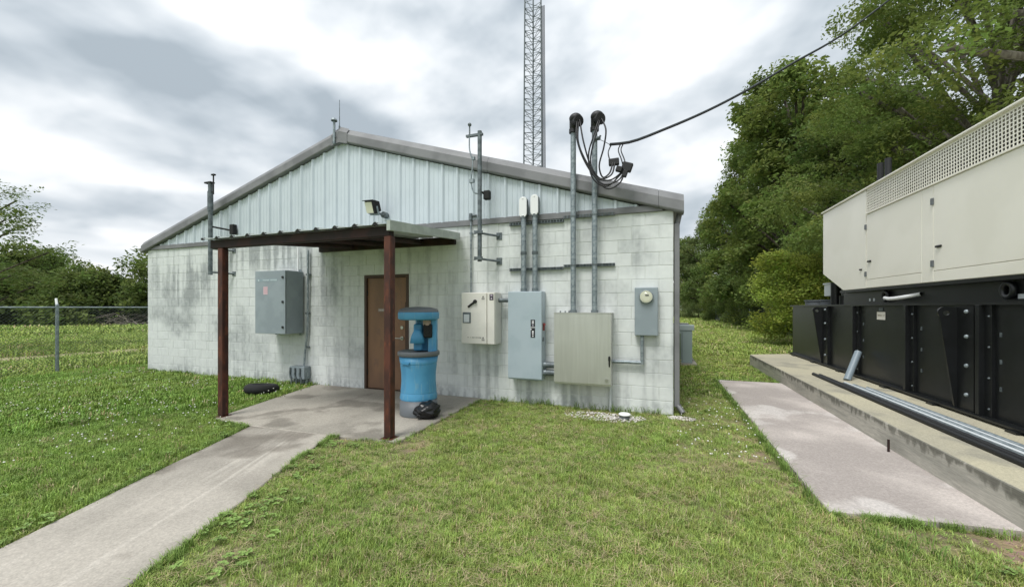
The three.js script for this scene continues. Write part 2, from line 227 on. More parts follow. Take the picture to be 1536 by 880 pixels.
{
  const r = rng(5), cells = [];
  for (let row = 0; row < 15; row++) {
    const y0 = row * COURSE, runs = y0 < DOOR.y1 - 0.01 ? [[HOUSE.x0, DOOR.x0], [DOOR.x1, HOUSE.x1]] : [[HOUSE.x0, HOUSE.x1]];
    for (const [a, b] of runs) for (let i = -1; i < 33; i++) {
      const s = HOUSE.x0 + i * MOD - (row % 2) * MOD / 2, x0 = Math.max(a, s), x1 = Math.min(b, s + MOD); if (x1 - x0 < 0.05) continue;
      const g = 0.002 + r() * 0.002; cells.push({ x0: x0 + (x0 === HOUSE.x0 ? 0 : g), x1: x1 - (x1 === HOUSE.x1 ? 0 : g), y0: y0 + g, y1: y0 + COURSE - g, zf: WALL + (r() - 0.5) * 0.002, d: Math.hypot((x0 + x1) / 2, 6.38) });
    }
  }
  cells.sort((p, q) => p.d - q.d);
  const rest = [];
  cells.forEach((c, i) => { const g = blockGeo(c.x0, c.x1, c.y0, c.y1, c.zf); if (i < 296) mesh('concrete_block', g, blockMat, frontWall); else rest.push(g); });
  const m = mesh('concrete_blocks', rest, blockMat, frontWall); m.userData.kind = 'stuff';
}
{   // side and back walls
  const plain = std(0xd2d5cf, 0.85, 0, { bumpMap: grain, bumpScale: 0.003 });
  for (const [n, x, s] of [['side_wall', HOUSE.x0, 1], ['side_wall', HOUSE.x1, -1]]) {
    const L = [span(x + s * 0.008, x + s * 0.19, -0.2, WTOP, HOUSE.z1, WALL - 0.19)];
    for (let row = 0; row < 15; row++) for (let i = 0; i < 30; i++) { const z0 = WALL - 0.001 - i * 0.4 + (row % 2) * 0.2 - 0.4, z1 = z0 + 0.392; if (z1 > WALL + 0.01) { if (row % 2 === 0) continue; } const zz1 = Math.min(z1, WALL - 0.014); if (zz1 - z0 < 0.05) continue; L.push(span(x, x + s * 0.02, row * COURSE + 0.005, (row + 1) * COURSE - 0.005, z0, zz1)); }
    mesh(n, L, plain, building);
  }
  mesh('back_wall', extrudeXY([[HOUSE.x0, -0.2], [HOUSE.x1, -0.2], [HOUSE.x1, eaveY(HOUSE.x1) + 0.1], [RIDGE, eaveY(RIDGE) + 0.1], [HOUSE.x0, eaveY(HOUSE.x0) + 0.1]], 0.15).translate(0, 0, HOUSE.z1), plain, building);
}
{   // gable siding: ribbed sheets, each its own panel
  const gable = mesh('gable_backing', extrudeXY([[HOUSE.x0 + 0.3, WTOP + 0.02], [HOUSE.x1 - 0.3, WTOP + 0.02], [HOUSE.x1 - 0.3, eaveY(HOUSE.x1 - 0.3) + 0.1], [RIDGE, eaveY(RIDGE) + 0.12], [HOUSE.x0 + 0.3, eaveY(HOUSE.x0 + 0.3) + 0.1]], 0.05).translate(0, 0, WALL - 0.12), M.dark, building);
  const y0 = WTOP + 0.09, zB = WALL - 0.01, pitch = 0.3048;
  const prof = []; for (let k = 0; k < 3; k++) { const o = k * pitch; prof.push([o + 0.0, 0.034], [o + 0.022, 0.034], [o + 0.05, 0], [o + 0.105, 0], [o + 0.115, 0.008], [o + 0.128, 0.008], [o + 0.138, 0], [o + 0.195, 0], [o + 0.205, 0.008], [o + 0.218, 0.008], [o + 0.228, 0], [o + 0.272, 0], [o + 0.3, 0.034]); } prof.push([3 * pitch, 0.034], [3 * pitch + 0.012, 0.033]);
  for (let s = -7; s < 7; s++) {
    const X = RIDGE - 0.16 + s * pitch * 3, L = [];
    for (let i = 0; i < prof.length - 1; i++) {
      const xa = X + prof[i][0], xb = X + prof[i + 1][0], ta = eaveY(xa) - 0.015, tb = eaveY(xb) - 0.015; if (ta <= y0 + 0.01 || tb <= y0 + 0.01) continue;
      const za = zB + prof[i][1], zb = zB + prof[i + 1][1]; L.push([V(xa, y0, za), V(xb, y0, zb), V(xb, tb, zb), V(xa, ta, za)]);
    }
    if (L.length) mesh('siding_panel', quads(L), M.siding, gable);
  }
  const sc = []; for (let s = 0; s < 40; s++) { const x = RIDGE - 6 + s * pitch + 0.08; for (const y of [y0 + 0.05, y0 + 0.75, y0 + 1.35]) if (y < eaveY(x) - 0.12) sc.push(bolt(x, y, zB + 0.001, 0.008, 'z')); } mesh('screws', sc, M.galv, gable);
  mesh('base_trim', [span(HOUSE.x0 + 0.2, HOUSE.x1 - 0.15, WTOP, WTOP + 0.085, WALL - 0.05, WALL + 0.035), span(HOUSE.x0 + 0.2, HOUSE.x1 - 0.15, WTOP + 0.085, WTOP + 0.1, WALL - 0.05, WALL + 0.012)], M.fascia, building);
}
{   // rake trims: a folded profile run up each slope, with the ridge piece between them
  const prof = [[-0.10, 0.0], [0.06, 0.0], [0.075, 0.015], [0.08, 0.03], [0.075, 0.17], [0.068, 0.185], [0.01, 0.275], [-0.02, 0.29], [-0.10, 0.3]];
  const run = (xs) => { const L = []; for (let j = 0; j < xs.length - 1; j++) for (let i = 0; i < prof.length - 1; i++) { const P = (x, [z, y]) => V(x, eaveY(x) + y, WALL + z); L.push([P(xs[j], prof[i]), P(xs[j + 1], prof[i]), P(xs[j + 1], prof[i + 1]), P(xs[j], prof[i + 1])]); } return quads(L); };
  const cap = (x) => { const L = []; const c = V(x, eaveY(x) + 0.14, WALL - 0.05); for (let i = 0; i < prof.length; i++) { const a = prof[i], b = prof[(i + 1) % prof.length]; L.push([c, V(x, eaveY(x) + a[1], WALL + a[0]), V(x, eaveY(x) + b[1], WALL + b[0]), c]); } return quads(L); };
  const L = HOUSE.x0 - 0.14, R = HOUSE.x1 + 0.14;
  for (const [a, b] of [[L, L + 3.05], [L + 3.054, RIDGE - 0.17], [RIDGE + 0.17, RIDGE + 3.2], [RIDGE + 3.204, R - 0.35], [R - 0.346, R]]) mesh('rake_trim', [run([a, b]), cap(a), cap(b)], M.fascia, building);
  const cover = []; for (const s of [-1, 1]) { const x0 = RIDGE, x1 = RIDGE + s * 0.2, y = (x) => eaveY(x); cover.push([V(x0, y(x0) - 0.02, WALL + 0.088), V(x1, y(x1) - 0.01, WALL + 0.088), V(x1, y(x1) + 0.2, WALL + 0.083), V(x0, y(x0) + 0.2, WALL + 0.083)], [V(x0, y(x0) + 0.2, WALL + 0.083), V(x1, y(x1) + 0.2, WALL + 0.083), V(x1, y(x1) + 0.3, WALL + 0.015), V(x0, y(x0) + 0.31, WALL + 0.015)], [V(x1, y(x1) - 0.01, WALL + 0.088), V(x1, y(x1) + 0.2, WALL + 0.083), V(x1, y(x1) + 0.2, WALL + 0.02), V(x1, y(x1) - 0.01, WALL + 0.02)], [V(x0, y(x0) - 0.02, WALL + 0.088), V(x1, y(x1) - 0.01, WALL + 0.088), V(x1, y(x1) - 0.01, WALL - 0.05), V(x0, y(x0) - 0.02, WALL - 0.05)]); }
  mesh('ridge_trim_cover', quads(cover), M.fascia, building);
  // roof sheets with ribs, gutters and downpipe
  for (const s of [-1, 1]) {
    const e = s < 0 ? L : R, Q = [], ribs = []; const y = (x) => eaveY(x) + 0.27;
    Q.push([V(RIDGE, y(RIDGE), WALL), V(e, y(e), WALL), V(e, y(e), HOUSE.z1 - 0.1), V(RIDGE, y(RIDGE), HOUSE.z1 - 0.1)], [V(RIDGE, y(RIDGE) - 0.05, WALL), V(e, y(e) - 0.05, WALL), V(e, y(e) - 0.05, HOUSE.z1 - 0.1), V(RIDGE, y(RIDGE) - 0.05, HOUSE.z1 - 0.1)]);
    for (let z = WALL - 0.3; z > HOUSE.z1; z -= 0.305) ribs.push(rod(V(RIDGE, y(RIDGE), z), V(e, y(e), z), 0.022, 5));
    const sheet = mesh('roof_sheet', quads(Q), M.fascia, building); mesh('ribs', ribs, M.fascia, sheet);
    mesh('gutter', [span(e - s * 0.13, e - s * 0.005, eaveY(e) + 0.05, eaveY(e) + 0.2, WALL - 0.1, HOUSE.z1)], M.fascia, building);
  }
  const dx = HOUSE.x1 + 0.012; mesh('downpipe', [span(dx, dx + 0.075, 0.12, 2.85, WALL - 0.13, WALL - 0.035, 0.01), rod(V(dx + 0.037, 2.83, WALL - 0.083), V(dx + 0.075, 3.0, WALL - 0.12), 0.04, 4), rod(V(dx + 0.037, 0.16, WALL - 0.083), V(dx + 0.12, 0.05, WALL + 0.0), 0.04, 4)], M.fascia, building);
}
{   // door
  const { x0, x1, y1 } = DOOR, zf = WALL - 0.03;
  const frame = mesh('door_frame', [span(x0 + 0.004, x0 + 0.055, 0, y1 - 0.003, WALL - 0.15, WALL + 0.006), span(x1 - 0.055, x1 - 0.004, 0, y1 - 0.003, WALL - 0.15, WALL + 0.006), span(x0 + 0.055, x1 - 0.055, y1 - 0.055, y1 - 0.004, WALL - 0.15, WALL + 0.006), span(x0 + 0.055, x1 - 0.055, 0.004, 0.03, WALL - 0.15, WALL)], M.doorFrame, building);
  const leaf = mesh('door', span(x0 + 0.06, x1 - 0.06, 0.035, y1 - 0.06, zf - 0.045, zf, 0.004), M.doorBrown, building);
  for (const y of [0.35, 1.1, 1.88]) mesh('hinge', [rod(V(x0 + 0.058, y - 0.055, zf + 0.012), V(x0 + 0.058, y + 0.055, zf + 0.012), 0.012)], M.black, leaf);
  mesh('handle', [rod(V(-4.52, 1.02, zf), V(-4.52, 1.02, zf + 0.02), 0.036, 16), rod(V(-4.52, 1.02, zf + 0.02), V(-4.52, 1.02, zf + 0.065), 0.014), rod(V(-4.52, 1.02, zf + 0.06), V(-4.64, 1.02, zf + 0.06), 0.011)], M.chrome, leaf);
  mesh('deadbolt', [rod(V(-4.52, 1.22, zf), V(-4.52, 1.22, zf + 0.022), 0.032, 16)], M.chrome, leaf);
  mesh('latch_guard', [span(-4.455, -4.425, 0.6, 1.7, zf, zf + 0.004)], M.doorFrame, leaf);
  const c = document.createElement('canvas'); c.width = 128; c.height = 48; const k = c.getContext('2d'); k.fillStyle = '#8a7a70'; k.fillRect(0, 0, 128, 48); k.fillStyle = '#c9c4bf';
  for (const [a, w, h] of [[14, 9, 22], [30, 6, 26], [42, 12, 20], [62, 8, 24], [76, 14, 22], [98, 7, 26]]) k.fillRect(a, 24 - h / 2, w, h);
  const t = new THREE.CanvasTexture(c); t.colorSpace = THREE.SRGBColorSpace; const pg = new THREE.PlaneGeometry(0.17, 0.065).toNonIndexed(); pg.userData.ownUV = true; pg.translate(-4.99, 1.55, zf + 0.003); mesh('door_sign', pg, std(0xffffff, 0.6, 0, { map: t }), leaf);
}

// ================================================================== ENTRANCE CANOPY
{
  const cn = thing('entrance_canopy', 'lean-to canopy on rusty red steel posts over the doorway', 'canopy', [0, 0, 0]);
  const zf = -4.05, xl = -5.94, xr = -3.04, pw = 0.098, yb = 2.46;
  for (const x of [xl, xr]) { const p = mesh('post', [span(x - pw / 2, x + pw / 2, 0.026, yb, zf - pw / 2, zf + pw / 2, 0.012)], M.rust, cn); mesh('base_plate', [span(x - 0.085, x + 0.085, 0.008, 0.025, zf - 0.085, zf + 0.085)], M.rust, p); }
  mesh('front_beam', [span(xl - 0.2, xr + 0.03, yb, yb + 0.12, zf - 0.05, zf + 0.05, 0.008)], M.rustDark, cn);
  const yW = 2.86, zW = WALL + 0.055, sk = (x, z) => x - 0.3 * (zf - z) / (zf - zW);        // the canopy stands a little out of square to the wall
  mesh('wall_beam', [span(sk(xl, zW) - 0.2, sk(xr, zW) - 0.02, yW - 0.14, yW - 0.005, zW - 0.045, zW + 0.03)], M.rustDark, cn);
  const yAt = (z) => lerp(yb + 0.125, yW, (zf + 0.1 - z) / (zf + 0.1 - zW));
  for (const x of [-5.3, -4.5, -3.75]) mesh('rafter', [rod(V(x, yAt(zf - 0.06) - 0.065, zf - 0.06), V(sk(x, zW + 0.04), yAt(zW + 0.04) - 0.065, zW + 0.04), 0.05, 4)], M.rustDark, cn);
  const pitch = 0.3048, prof = []; for (let k = 0; k < 3; k++) { const o = k * pitch; prof.push([o, 0.034], [o + 0.025, 0.034], [o + 0.055, 0.002], [o + 0.27, 0.002]); } prof.push([3 * pitch, 0.034], [3 * pitch + 0.015, 0.0335]);
  const z0 = zf + 0.12;
  for (let s = 0; s < 4; s++) {
    const X = xl - 0.28 + s * pitch * 3, L = [];
    for (let i = 0; i < prof.length - 1; i++) {
      const xa = Math.min(X + prof[i][0], xr + 0.07), xb = Math.min(X + prof[i + 1][0], xr + 0.07); if (xb - xa < 0.001) continue; const e = s * 0.0008;
      L.push([V(xa, yAt(z0) + prof[i][1] + e, z0), V(xb, yAt(z0) + prof[i + 1][1] + e, z0), V(sk(xb, zW), yW + prof[i + 1][1] + e, zW), V(sk(xa, zW), yW + prof[i][1] + e, zW)]);
    }
    if (L.length) mesh('roof_sheet', quads(L), M.canopySheet, cn);
  }
  const plugs = []; for (let x = xl - 0.28; x < xr; x += pitch) plugs.push(box(0.06, 0.03, 0.02, x + 0.012, yAt(z0) + 0.012, z0 - 0.015)); mesh('rib_closures', plugs, M.dark, cn);
  const xa = xr + 0.085, h = 0.12; // pale sheet trim along the open right side
  const a = (z, y, o) => V(sk(xa + o, z), y, z), T = []; const za = z0 + 0.005, ya = yAt(za) + 0.045, yc = yW + 0.055;
  T.push([a(za, ya - h, 0), a(zW, yc - h, 0), a(zW, yc, 0), a(za, ya, 0)], [a(za, ya, 0), a(zW, yc, 0), a(zW, yc, -0.1), a(za, ya, -0.1)], [a(za, ya - h, 0), a(zW, yc - h, 0), a(zW, yc - h, -0.05), a(za, ya - h, -0.05)], [a(za, ya, 0), a(za, ya - h, 0), a(za, ya - h, -0.05), a(za, ya, -0.05)]);
  mesh('side_trim', quads(T), M.canopyTrim, cn);
}

// ================================================================== WALL EQUIPMENT
const label = (w, h, draw, px = 256) => { const c = document.createElement('canvas'); c.width = px; c.height = Math.round(px * h / w); draw(c.getContext('2d'), c.width, c.height); const t = new THREE.CanvasTexture(c); t.colorSpace = THREE.SRGBColorSpace; const g = new THREE.PlaneGeometry(w, h).toNonIndexed(); g.userData.ownUV = true; return [g, std(0xffffff, 0.55, 0, { map: t })]; };
const strokes = (k, x, y, w, h, n, seed) => { const r = rng(seed); let p = x; while (p < x + w) { const s = w / n * (0.35 + 0.4 * r()); if (r() > 0.14) k.fillRect(p, y + h * 0.1 * r(), s, h * (0.7 + 0.3 * r())); p += s + w / n * 0.3; } };
{   // big grey cabinet left of the door
  const t = thing('control_cabinet', 'large grey steel control cabinet on the wall beneath the canopy', 'cabinet', [-7.31, 1.07, -6.14]);
  mesh('cabinet_body', [rbox(0.82, 1.27, 0.40, 0, 0.635, 0.0, 0.008)], M.boxGrey, t);
  const d = mesh('door', [rbox(0.816, 1.262, 0.03, 0, 0.635, 0.219, 0.006)], M.boxGrey, t);
  for (const y of [0.14, 0.64, 1.13]) mesh('latch', [rod(V(0.35, y, 0.232), V(0.35, y, 0.25), 0.024, 12)], M.black, d);
  mesh('hinge_flange', [box(0.012, 1.24, 0.05, -0.414, 0.635, 0.2)], M.boxGrey, d);
  const [g, m] = label(0.12, 0.16, (k, w, h) => { k.fillStyle = '#cdb4bb'; k.fillRect(0, 0, w, h); k.fillStyle = '#c3949f'; for (let i = 0; i < 6; i++) k.fillRect(24, 30 + i * 48, w - 60 * (1 + i % 2) / 2, 18); }); mesh('warning_label', g.translate(-0.12, 0.87, 0.236), m, d);
  const [g2, m2] = label(0.56, 0.05, (k, w, h) => { k.fillStyle = '#8b9ca4'; k.fillRect(0, 0, w, h); k.fillStyle = '#bcc8ca'; k.beginPath(); k.arc(22, h / 2, 9, 0, 7); k.fill(); strokes(k, 52, 5, 190, h - 10, 14, 3); }); mesh('name_lettering', g2.translate(-0.08, 1.08, 0.236), m2, d);
  mesh('mounting_tabs', [-0.34, 0.34].flatMap((x) => [box(0.06, 0.06, 0.008, x, 1.29, -0.19), box(0.06, 0.06, 0.008, x, -0.02, -0.19)]), M.galv, t);
  const c = thing('white_pipe', 'short white pipe rising from the large grey cabinet', 'pipe', [-7.02, 2.34, WALL + 0.06]); mesh('pipe', [rod(V(0, -0.01, 0), V(0, 0.5, 0), 0.02)], M.white, c);
}
{   // low junction box with three feeds
  const t = thing('junction_box', 'small grey junction box low on the wall with conduit stubs into the grass', 'junction box', [-6.94, 0, WALL + 0.08]);
  const b = mesh('box_body', [rbox(0.4, 0.26, 0.15, 0, 0.26, 0.0, 0.008)], M.galv, t); mesh('lid', [rbox(0.40, 0.25, 0.012, 0, 0.262, 0.082, 0.004)], M.boxGrey, b);
  for (const x of [-0.13, 0, 0.13]) mesh('feed_pipe', [tube([V(x - 0.03, 0.36, 0.1), V(x - 0.03, 0.2, 0.105), V(x, 0.14, 0.1), V(x, -0.05, 0.1)], 0.018, 14, 8)], M.galvDark, t);
  for (const x of [-0.15, -0.03, 0.08, 0.16]) mesh('conduit_stub', [rod(V(x, -0.05, 0), V(x, 0.14, 0), 0.027)], M.galv, t);
  const c = thing('wall_conduit', 'tall thin grey conduit rising from the low junction box to the canopy', 'conduit', [-6.84, 0.38, WALL + 0.05]);
  mesh('pipe', [tube([V(-0.01, 0, 0.02), V(0, 0.3, 0.0), V(0.06, 0.75, 0), V(0.07, 1.3, 0), V(0.08, 2.4, 0)], 0.021, 50, 10)], M.galv, c);
  for (const y of [0.4, 1.1, 1.9]) mesh('clamp', [box(0.1, 0.03, 0.05, 0.03 + y * 0.02, y, -0.02)], M.galvDark, c);
}
tag(mesh('tyre', [new THREE.TorusGeometry(0.2, 0.09, 14, 36).rotateX(Math.PI / 2 - 0.12).translate(-6.95, 0.08, -5.45)], M.rubber), 'black rubber tyre lying in the grass by the low junction box', 'tyre');
{   // floodlight
  const p = V(-4.93, 3.3, WALL + 0.08), t = thing('flood_light', 'flood light with pale lens on the metal gable above the canopy', 'light', p.toArray());
  mesh('mounting_box', [rod(V(0.08, 0.05, -0.07), V(0.08, 0.05, 0.03), 0.06, 14), rod(V(0.08, 0.05, 0.02), V(0.0, 0.07, 0.16), 0.022)], M.galvDark, t);
  const q = new THREE.Euler(0.35, -0.45, 0), at = (g) => g.applyMatrix4(new THREE.Matrix4().makeRotationFromEuler(q)).translate(-0.04, 0.15, 0.24);
  const hs = mesh('housing', [at(extrudeXY([[-0.03, -0.11], [-0.12, -0.08], [-0.12, 0.08], [-0.03, 0.12], [0.015, 0.12], [0.0, -0.11]], 0.28, 0.006).rotateY(-Math.PI / 2).translate(0.14, 0, 0))], M.dark, t);
  mesh('visor', [at(box(0.3, 0.012, 0.07, 0, 0.128, 0.025))], M.dark, hs); mesh('lens', [at(rbox(0.26, 0.2, 0.012, 0, -0.002, 0.028, 0.004).rotateX(0))], std(0xd6d6bd, 0.25), hs);
  mesh('bracket', [at(box(0.32, 0.03, 0.03, 0, -0.14, -0.05)), at(box(0.012, 0.16, 0.03, 0.158, -0.07, -0.05)), at(box(0.012, 0.16, 0.03, -0.158, -0.07, -0.05))], M.galv, t);
}
{   // transfer switch
  const t = thing('transfer_switch_box', 'cream coloured switch box with small window beside the blue-grey disconnect box', 'switch box', [-2.795, 0.99, WALL + 0.155]);
  mesh('box_body', [rbox(0.61, 0.86, 0.28, 0, 0.43, 0.0, 0.01)], M.boxBeige, t);
  const d = mesh('door', [rbox(0.46, 0.85, 0.03, -0.07, 0.43, 0.152, 0.008)], M.boxBeige, t);
  mesh('side_cover', [rbox(0.125, 0.85, 0.03, 0.238, 0.43, 0.152, 0.006)], M.boxBeige, t);
  mesh('window', [rbox(0.15, 0.18, 0.012, -0.2, 0.44, 0.168, 0.004)], M.galvDark, d); mesh('display', [box(0.1, 0.13, 0.006, -0.2, 0.43, 0.176)], M.paleGrey, d);
  mesh('handle', [rod(V(-0.17, 0.62, 0.175), V(-0.04, 0.71, 0.185), 0.018, 8), rod(V(-0.04, 0.71, 0.165), V(-0.04, 0.71, 0.2), 0.03, 12)], M.black, d);
  const [g, m] = label(0.07, 0.08, (k, w, h) => { k.fillStyle = '#dcdad2'; k.fillRect(0, 0, w, h); k.fillStyle = '#333'; k.beginPath(); k.moveTo(w / 2, 10); k.lineTo(w * 0.75, h * 0.42); k.lineTo(w * 0.25, h * 0.42); k.fill(); k.fillRect(30, h * 0.55, w - 60, 40); k.fillRect(30, h * 0.76, w - 60, 34); });
  for (const y of [0.77, 0.09]) mesh('warning_label', g.clone().translate(0.1, y, 0.169), m, d);
  const [g2, m2] = label(0.26, 0.03, (k, w, h) => { k.fillStyle = '#dad8cf'; k.fillRect(0, 0, w, h); k.fillStyle = '#555'; strokes(k, 6, 6, w - 14, h - 12, 18, 8); }); mesh('name_lettering', g2.translate(-0.06, 0.11, 0.169), m2, d);
  const [g3, m3] = label(0.07, 0.1, (k, w, h) => { k.fillStyle = '#2c2833'; k.fillRect(0, 0, w, h); k.fillStyle = '#b9aebb'; k.fillRect(60, 40, w - 120, 90); k.beginPath(); k.arc(w / 2, h * 0.72, 56, 0, 7); k.fill(); }); mesh('breaker_label', g3.translate(0.25, 0.78, 0.169), m3, t);
  const c = thing('conduit_nipple', 'short grey conduit joining the cream switch box to the disconnect box', 'conduit', [-2.49, 1.72, WALL + 0.13]); mesh('pipe', [rod(V(0, 0, 0), V(0.19, 0, 0), 0.035, 14)], M.galvDark, c);
  const s = thing('wall_conduit', 'thin grey conduit running down to the cream switch box from a small fitting', 'conduit', [-3.05, 1.85, WALL + 0.045]);
  mesh('pipe', [rod(V(0, -0.01, 0), V(0.0, 1.28, 0.0), 0.014)], M.galv, s); mesh('fitting', [rbox(0.05, 0.13, 0.06, 0, 1.33, 0.005, 0.012), rod(V(0.02, 1.35, 0), V(0.09, 1.36, -0.04), 0.022)], M.galvDark, s); mesh('clamp', [box(0.06, 0.02, 0.04, 0, 1.05, -0.02)], M.galv, s);
}
{   // disconnect
  const t = thing('disconnect_box', 'tall blue-grey disconnect box with black label fed by two conduits', 'electrical box', [-2.0, 0.43, WALL + 0.115]);
  mesh('box_body', [rbox(0.575, 1.43, 0.21, 0, 0.715, 0, 0.008)], M.boxBlueGrey, t);
  const d = mesh('door', [rbox(0.57, 1.4, 0.022, 0, 0.722, 0.116, 0.006), box(0.57, 0.012, 0.05, 0, 1.42, 0.1)], M.boxBlueGrey, t);
  const [g, m] = label(0.075, 0.29, (k, w, h) => {
    k.fillStyle = '#26262c'; k.fillRect(0, 0, w, h); k.fillStyle = '#e8e8ea'; k.fillRect(0, h * 0.41, w, h * 0.035);
    k.fillRect(w * 0.3, h * 0.05, w * 0.4, h * 0.1); k.fillRect(w * 0.28, h * 0.17, w * 0.44, h * 0.05); k.fillStyle = '#26262c'; k.fillRect(w * 0.42, h * 0.07, w * 0.16, h * 0.05); k.fillStyle = '#9d9aa5'; k.fillRect(w * 0.35, h * 0.26, w * 0.3, h * 0.1);
    k.fillStyle = '#e8e8ea'; k.beginPath(); k.moveTo(0, h * 0.49); k.lineTo(w * 0.3, h * 0.53); k.lineTo(0, h * 0.58); k.fill(); k.fillRect(w * 0.32, h * 0.62, w * 0.36, h * 0.1); k.beginPath(); k.arc(w / 2, h * 0.78, w * 0.16, 0, 7); k.fill(); k.beginPath(); k.arc(w / 2, h * 0.9, w * 0.16, 0, 7); k.fill();
  }, 128); mesh('switch_label', g.translate(0.14, 0.83, 0.1285), m, d);
  mesh('switch_lever', [rod(V(0.288, 0.88, 0.02), V(0.315, 0.9, 0.06), 0.02, 10), box(0.02, 0.12, 0.06, 0.295, 0.86, 0.03)], std(0x7a2d2a, 0.5), t); mesh('latch', [box(0.018, 0.06, 0.05, 0.293, 0.66, 0.06)], M.galvDark, t);
  mesh('knockout_rim', [box(0.36, 0.012, 0.12, 0.03, -0.005, 0)], M.galvDark, t);
  for (const [dy, n] of [[0.12, 0], [0.245, 1]]) { const c = thing('link_conduit', n ? 'upper grey conduit linking the disconnect box and the stainless cabinet' : 'lower grey conduit linking the disconnect box and the stainless cabinet', 'conduit', [-1.72, 0.43 + dy, WALL + 0.12]); mesh('pipe', [rod(V(-0.005, 0, 0), V(0.225, 0, 0), 0.05, 18)], M.galvDark, c); mesh('coupling', [rod(V(0.0, 0, 0), V(0.05, 0, 0), 0.058, 18)], M.galv, c); }
}
{   // stainless cabinet
  const t = thing('stainless_cabinet', 'weathered stainless steel cabinet on the block wall below two tall conduits', 'cabinet', [-1.07, 0.41, WALL + 0.13]);
  mesh('cabinet_body', [rbox(0.87, 1.1, 0.235, 0, 0.55, 0, 0.008)], M.stainless, t);
  const d = mesh('door', [rbox(0.878, 1.075, 0.02, 0, 0.565, 0.126, 0.006), box(0.89, 0.01, 0.27, 0, 1.106, 0.008)], M.stainless, t);
  mesh('latch', [rod(V(0.41, 0.3, 0.13), V(0.41, 0.46, 0.155), 0.012, 8), box(0.03, 0.05, 0.03, 0.41, 0.42, 0.145)], M.black, d); mesh('lock', [rod(V(0.37, 0.1, 0.134), V(0.37, 0.1, 0.15), 0.026, 14)], M.chrome, d);
  mesh('bolts', [-0.38, -0.3, -0.24].map((x) => rod(V(x, 1.1, -0.06), V(x, 1.135, -0.06), 0.012, 8)), M.galvDark, t);
  const c = thing('ground_conduit', 'thin pale conduit dropping from the stainless cabinet into the ground', 'conduit', [-0.665, -0.05, WALL + 0.06]); mesh('pipe', [rod(V(0, 0, 0), V(0, 0.48, 0), 0.019)], M.paleGrey, c);
}
{   // meter
  const t = thing('electric_meter', 'grey electric meter base with round glass dial near the wall corner', 'meter', [-0.14, 1.18, WALL + 0.06]);
  mesh('meter_base', [rbox(0.33, 0.72, 0.11, 0, 0.36, 0, 0.012)], M.boxGrey, t);
  const dl = mesh('dial', [rod(V(0, 0.58, 0.05), V(0, 0.58, 0.1), 0.088, 28), rod(V(0, 0.58, 0.1), V(0, 0.58, 0.105), 0.07, 24)], std(0xcfd0bb, 0.5), t);
  mesh('glass_cover', [new THREE.SphereGeometry(0.09, 24, 12, 0, Math.PI * 2, 0, Math.PI / 2).scale(1, 0.75, 1).rotateX(Math.PI / 2).translate(0, 0.58, 0.1)], M.glass, dl); mesh('ring', [new THREE.TorusGeometry(0.092, 0.01, 8, 30).translate(0, 0.58, 0.085)], M.galv, dl);
  mesh('counter', [box(0.05, 0.016, 0.004, 0.012, 0.6, 0.108)], M.black, dl);
  const c = thing('wall_conduit', 'grey conduit running down the wall below the electric meter', 'conduit', [-0.2, 0.75, WALL + 0.06]); mesh('pipe', [rod(V(0, 0, 0), V(0, 0.44, 0), 0.027), rod(V(0, 0.02, 0), V(-0.45, 0.02, 0), 0.027)], M.galv, c);
}
// strut channels and conduits
for (const [y, dy, l] of [[3.0, 0.05, 'slotted steel strut along the trim under the metal gable'], [2.235, 0.03, 'slotted steel strut across the block wall below the gable trim']]) {
  const t = thing('strut_channel', l, 'strut', [-2.34, y, WALL + 0.028]);
  for (const [a, b, o] of [[0, 0.93, 0], [0.93, 1.74, dy]]) { const L = [box(b - a - 0.004, 0.04, 0.006, (a + b) / 2, o, -0.017), box(b - a - 0.004, 0.006, 0.036, (a + b) / 2, o + 0.02, 0), box(b - a - 0.004, 0.006, 0.036, (a + b) / 2, o - 0.02, 0)]; for (let x = a + 0.02; x < b; x += 0.05) L.push(box(0.02, 0.034, 0.005, x, o, 0.017)); mesh('channel', L, M.galvDark, t); }
}
const zc = WALL + 0.1;
for (const [px, l] of [[785.5, 'grey conduit with white oval fitting above the disconnect box, beside the antenna pole'], [802.5, 'grey conduit with white oval fitting above the disconnect box, beside the service masts']]) {
  const p = onZ(px, 400, zc), t = thing('riser_conduit', l, 'conduit', [p.x, 1.85, zc], 'conduits rising from the disconnect box');
  const top = px < 790 ? 1.24 : 1.26;
  mesh('pipe', [rod(V(0, -0.01, 0), V(0, top, 0), 0.044, 18)], M.galv, t);
  for (const y of [0.02, 0.62, top - 0.03]) mesh('coupling', [rod(V(0, y, 0), V(0, y + 0.045, 0), 0.052, 18)], M.galvDark, t);
  const s = new THREE.Shape(); s.absarc(0, 0.105, 0.06, 0, Math.PI); s.absarc(0, -0.105, 0.06, Math.PI, 2 * Math.PI);
  const f = mesh('elbow_fitting', [new THREE.ExtrudeGeometry(s, { depth: 0.07, bevelEnabled: true, bevelSize: 0.006, bevelThickness: 0.006, bevelSegments: 2 }).translate(0, top + 0.16, -0.045), rod(V(0.0, top + 0.2, -0.04), V(0.0, top + 0.2, -0.1), 0.045, 14)], M.galvDark, t);
  mesh('cover_plate', [new THREE.ExtrudeGeometry(s, { depth: 0.008, bevelEnabled: true, bevelSize: 0.005, bevelThickness: 0.004, bevelSegments: 2 }).translate(0, top + 0.16, 0.034), bolt(0, top + 0.3, 0.045, 0.012, 'z'), bolt(0, top + 0.02, 0.045, 0.012, 'z')], M.white, f);
}
const zm = WALL + 0.14, heads = [];
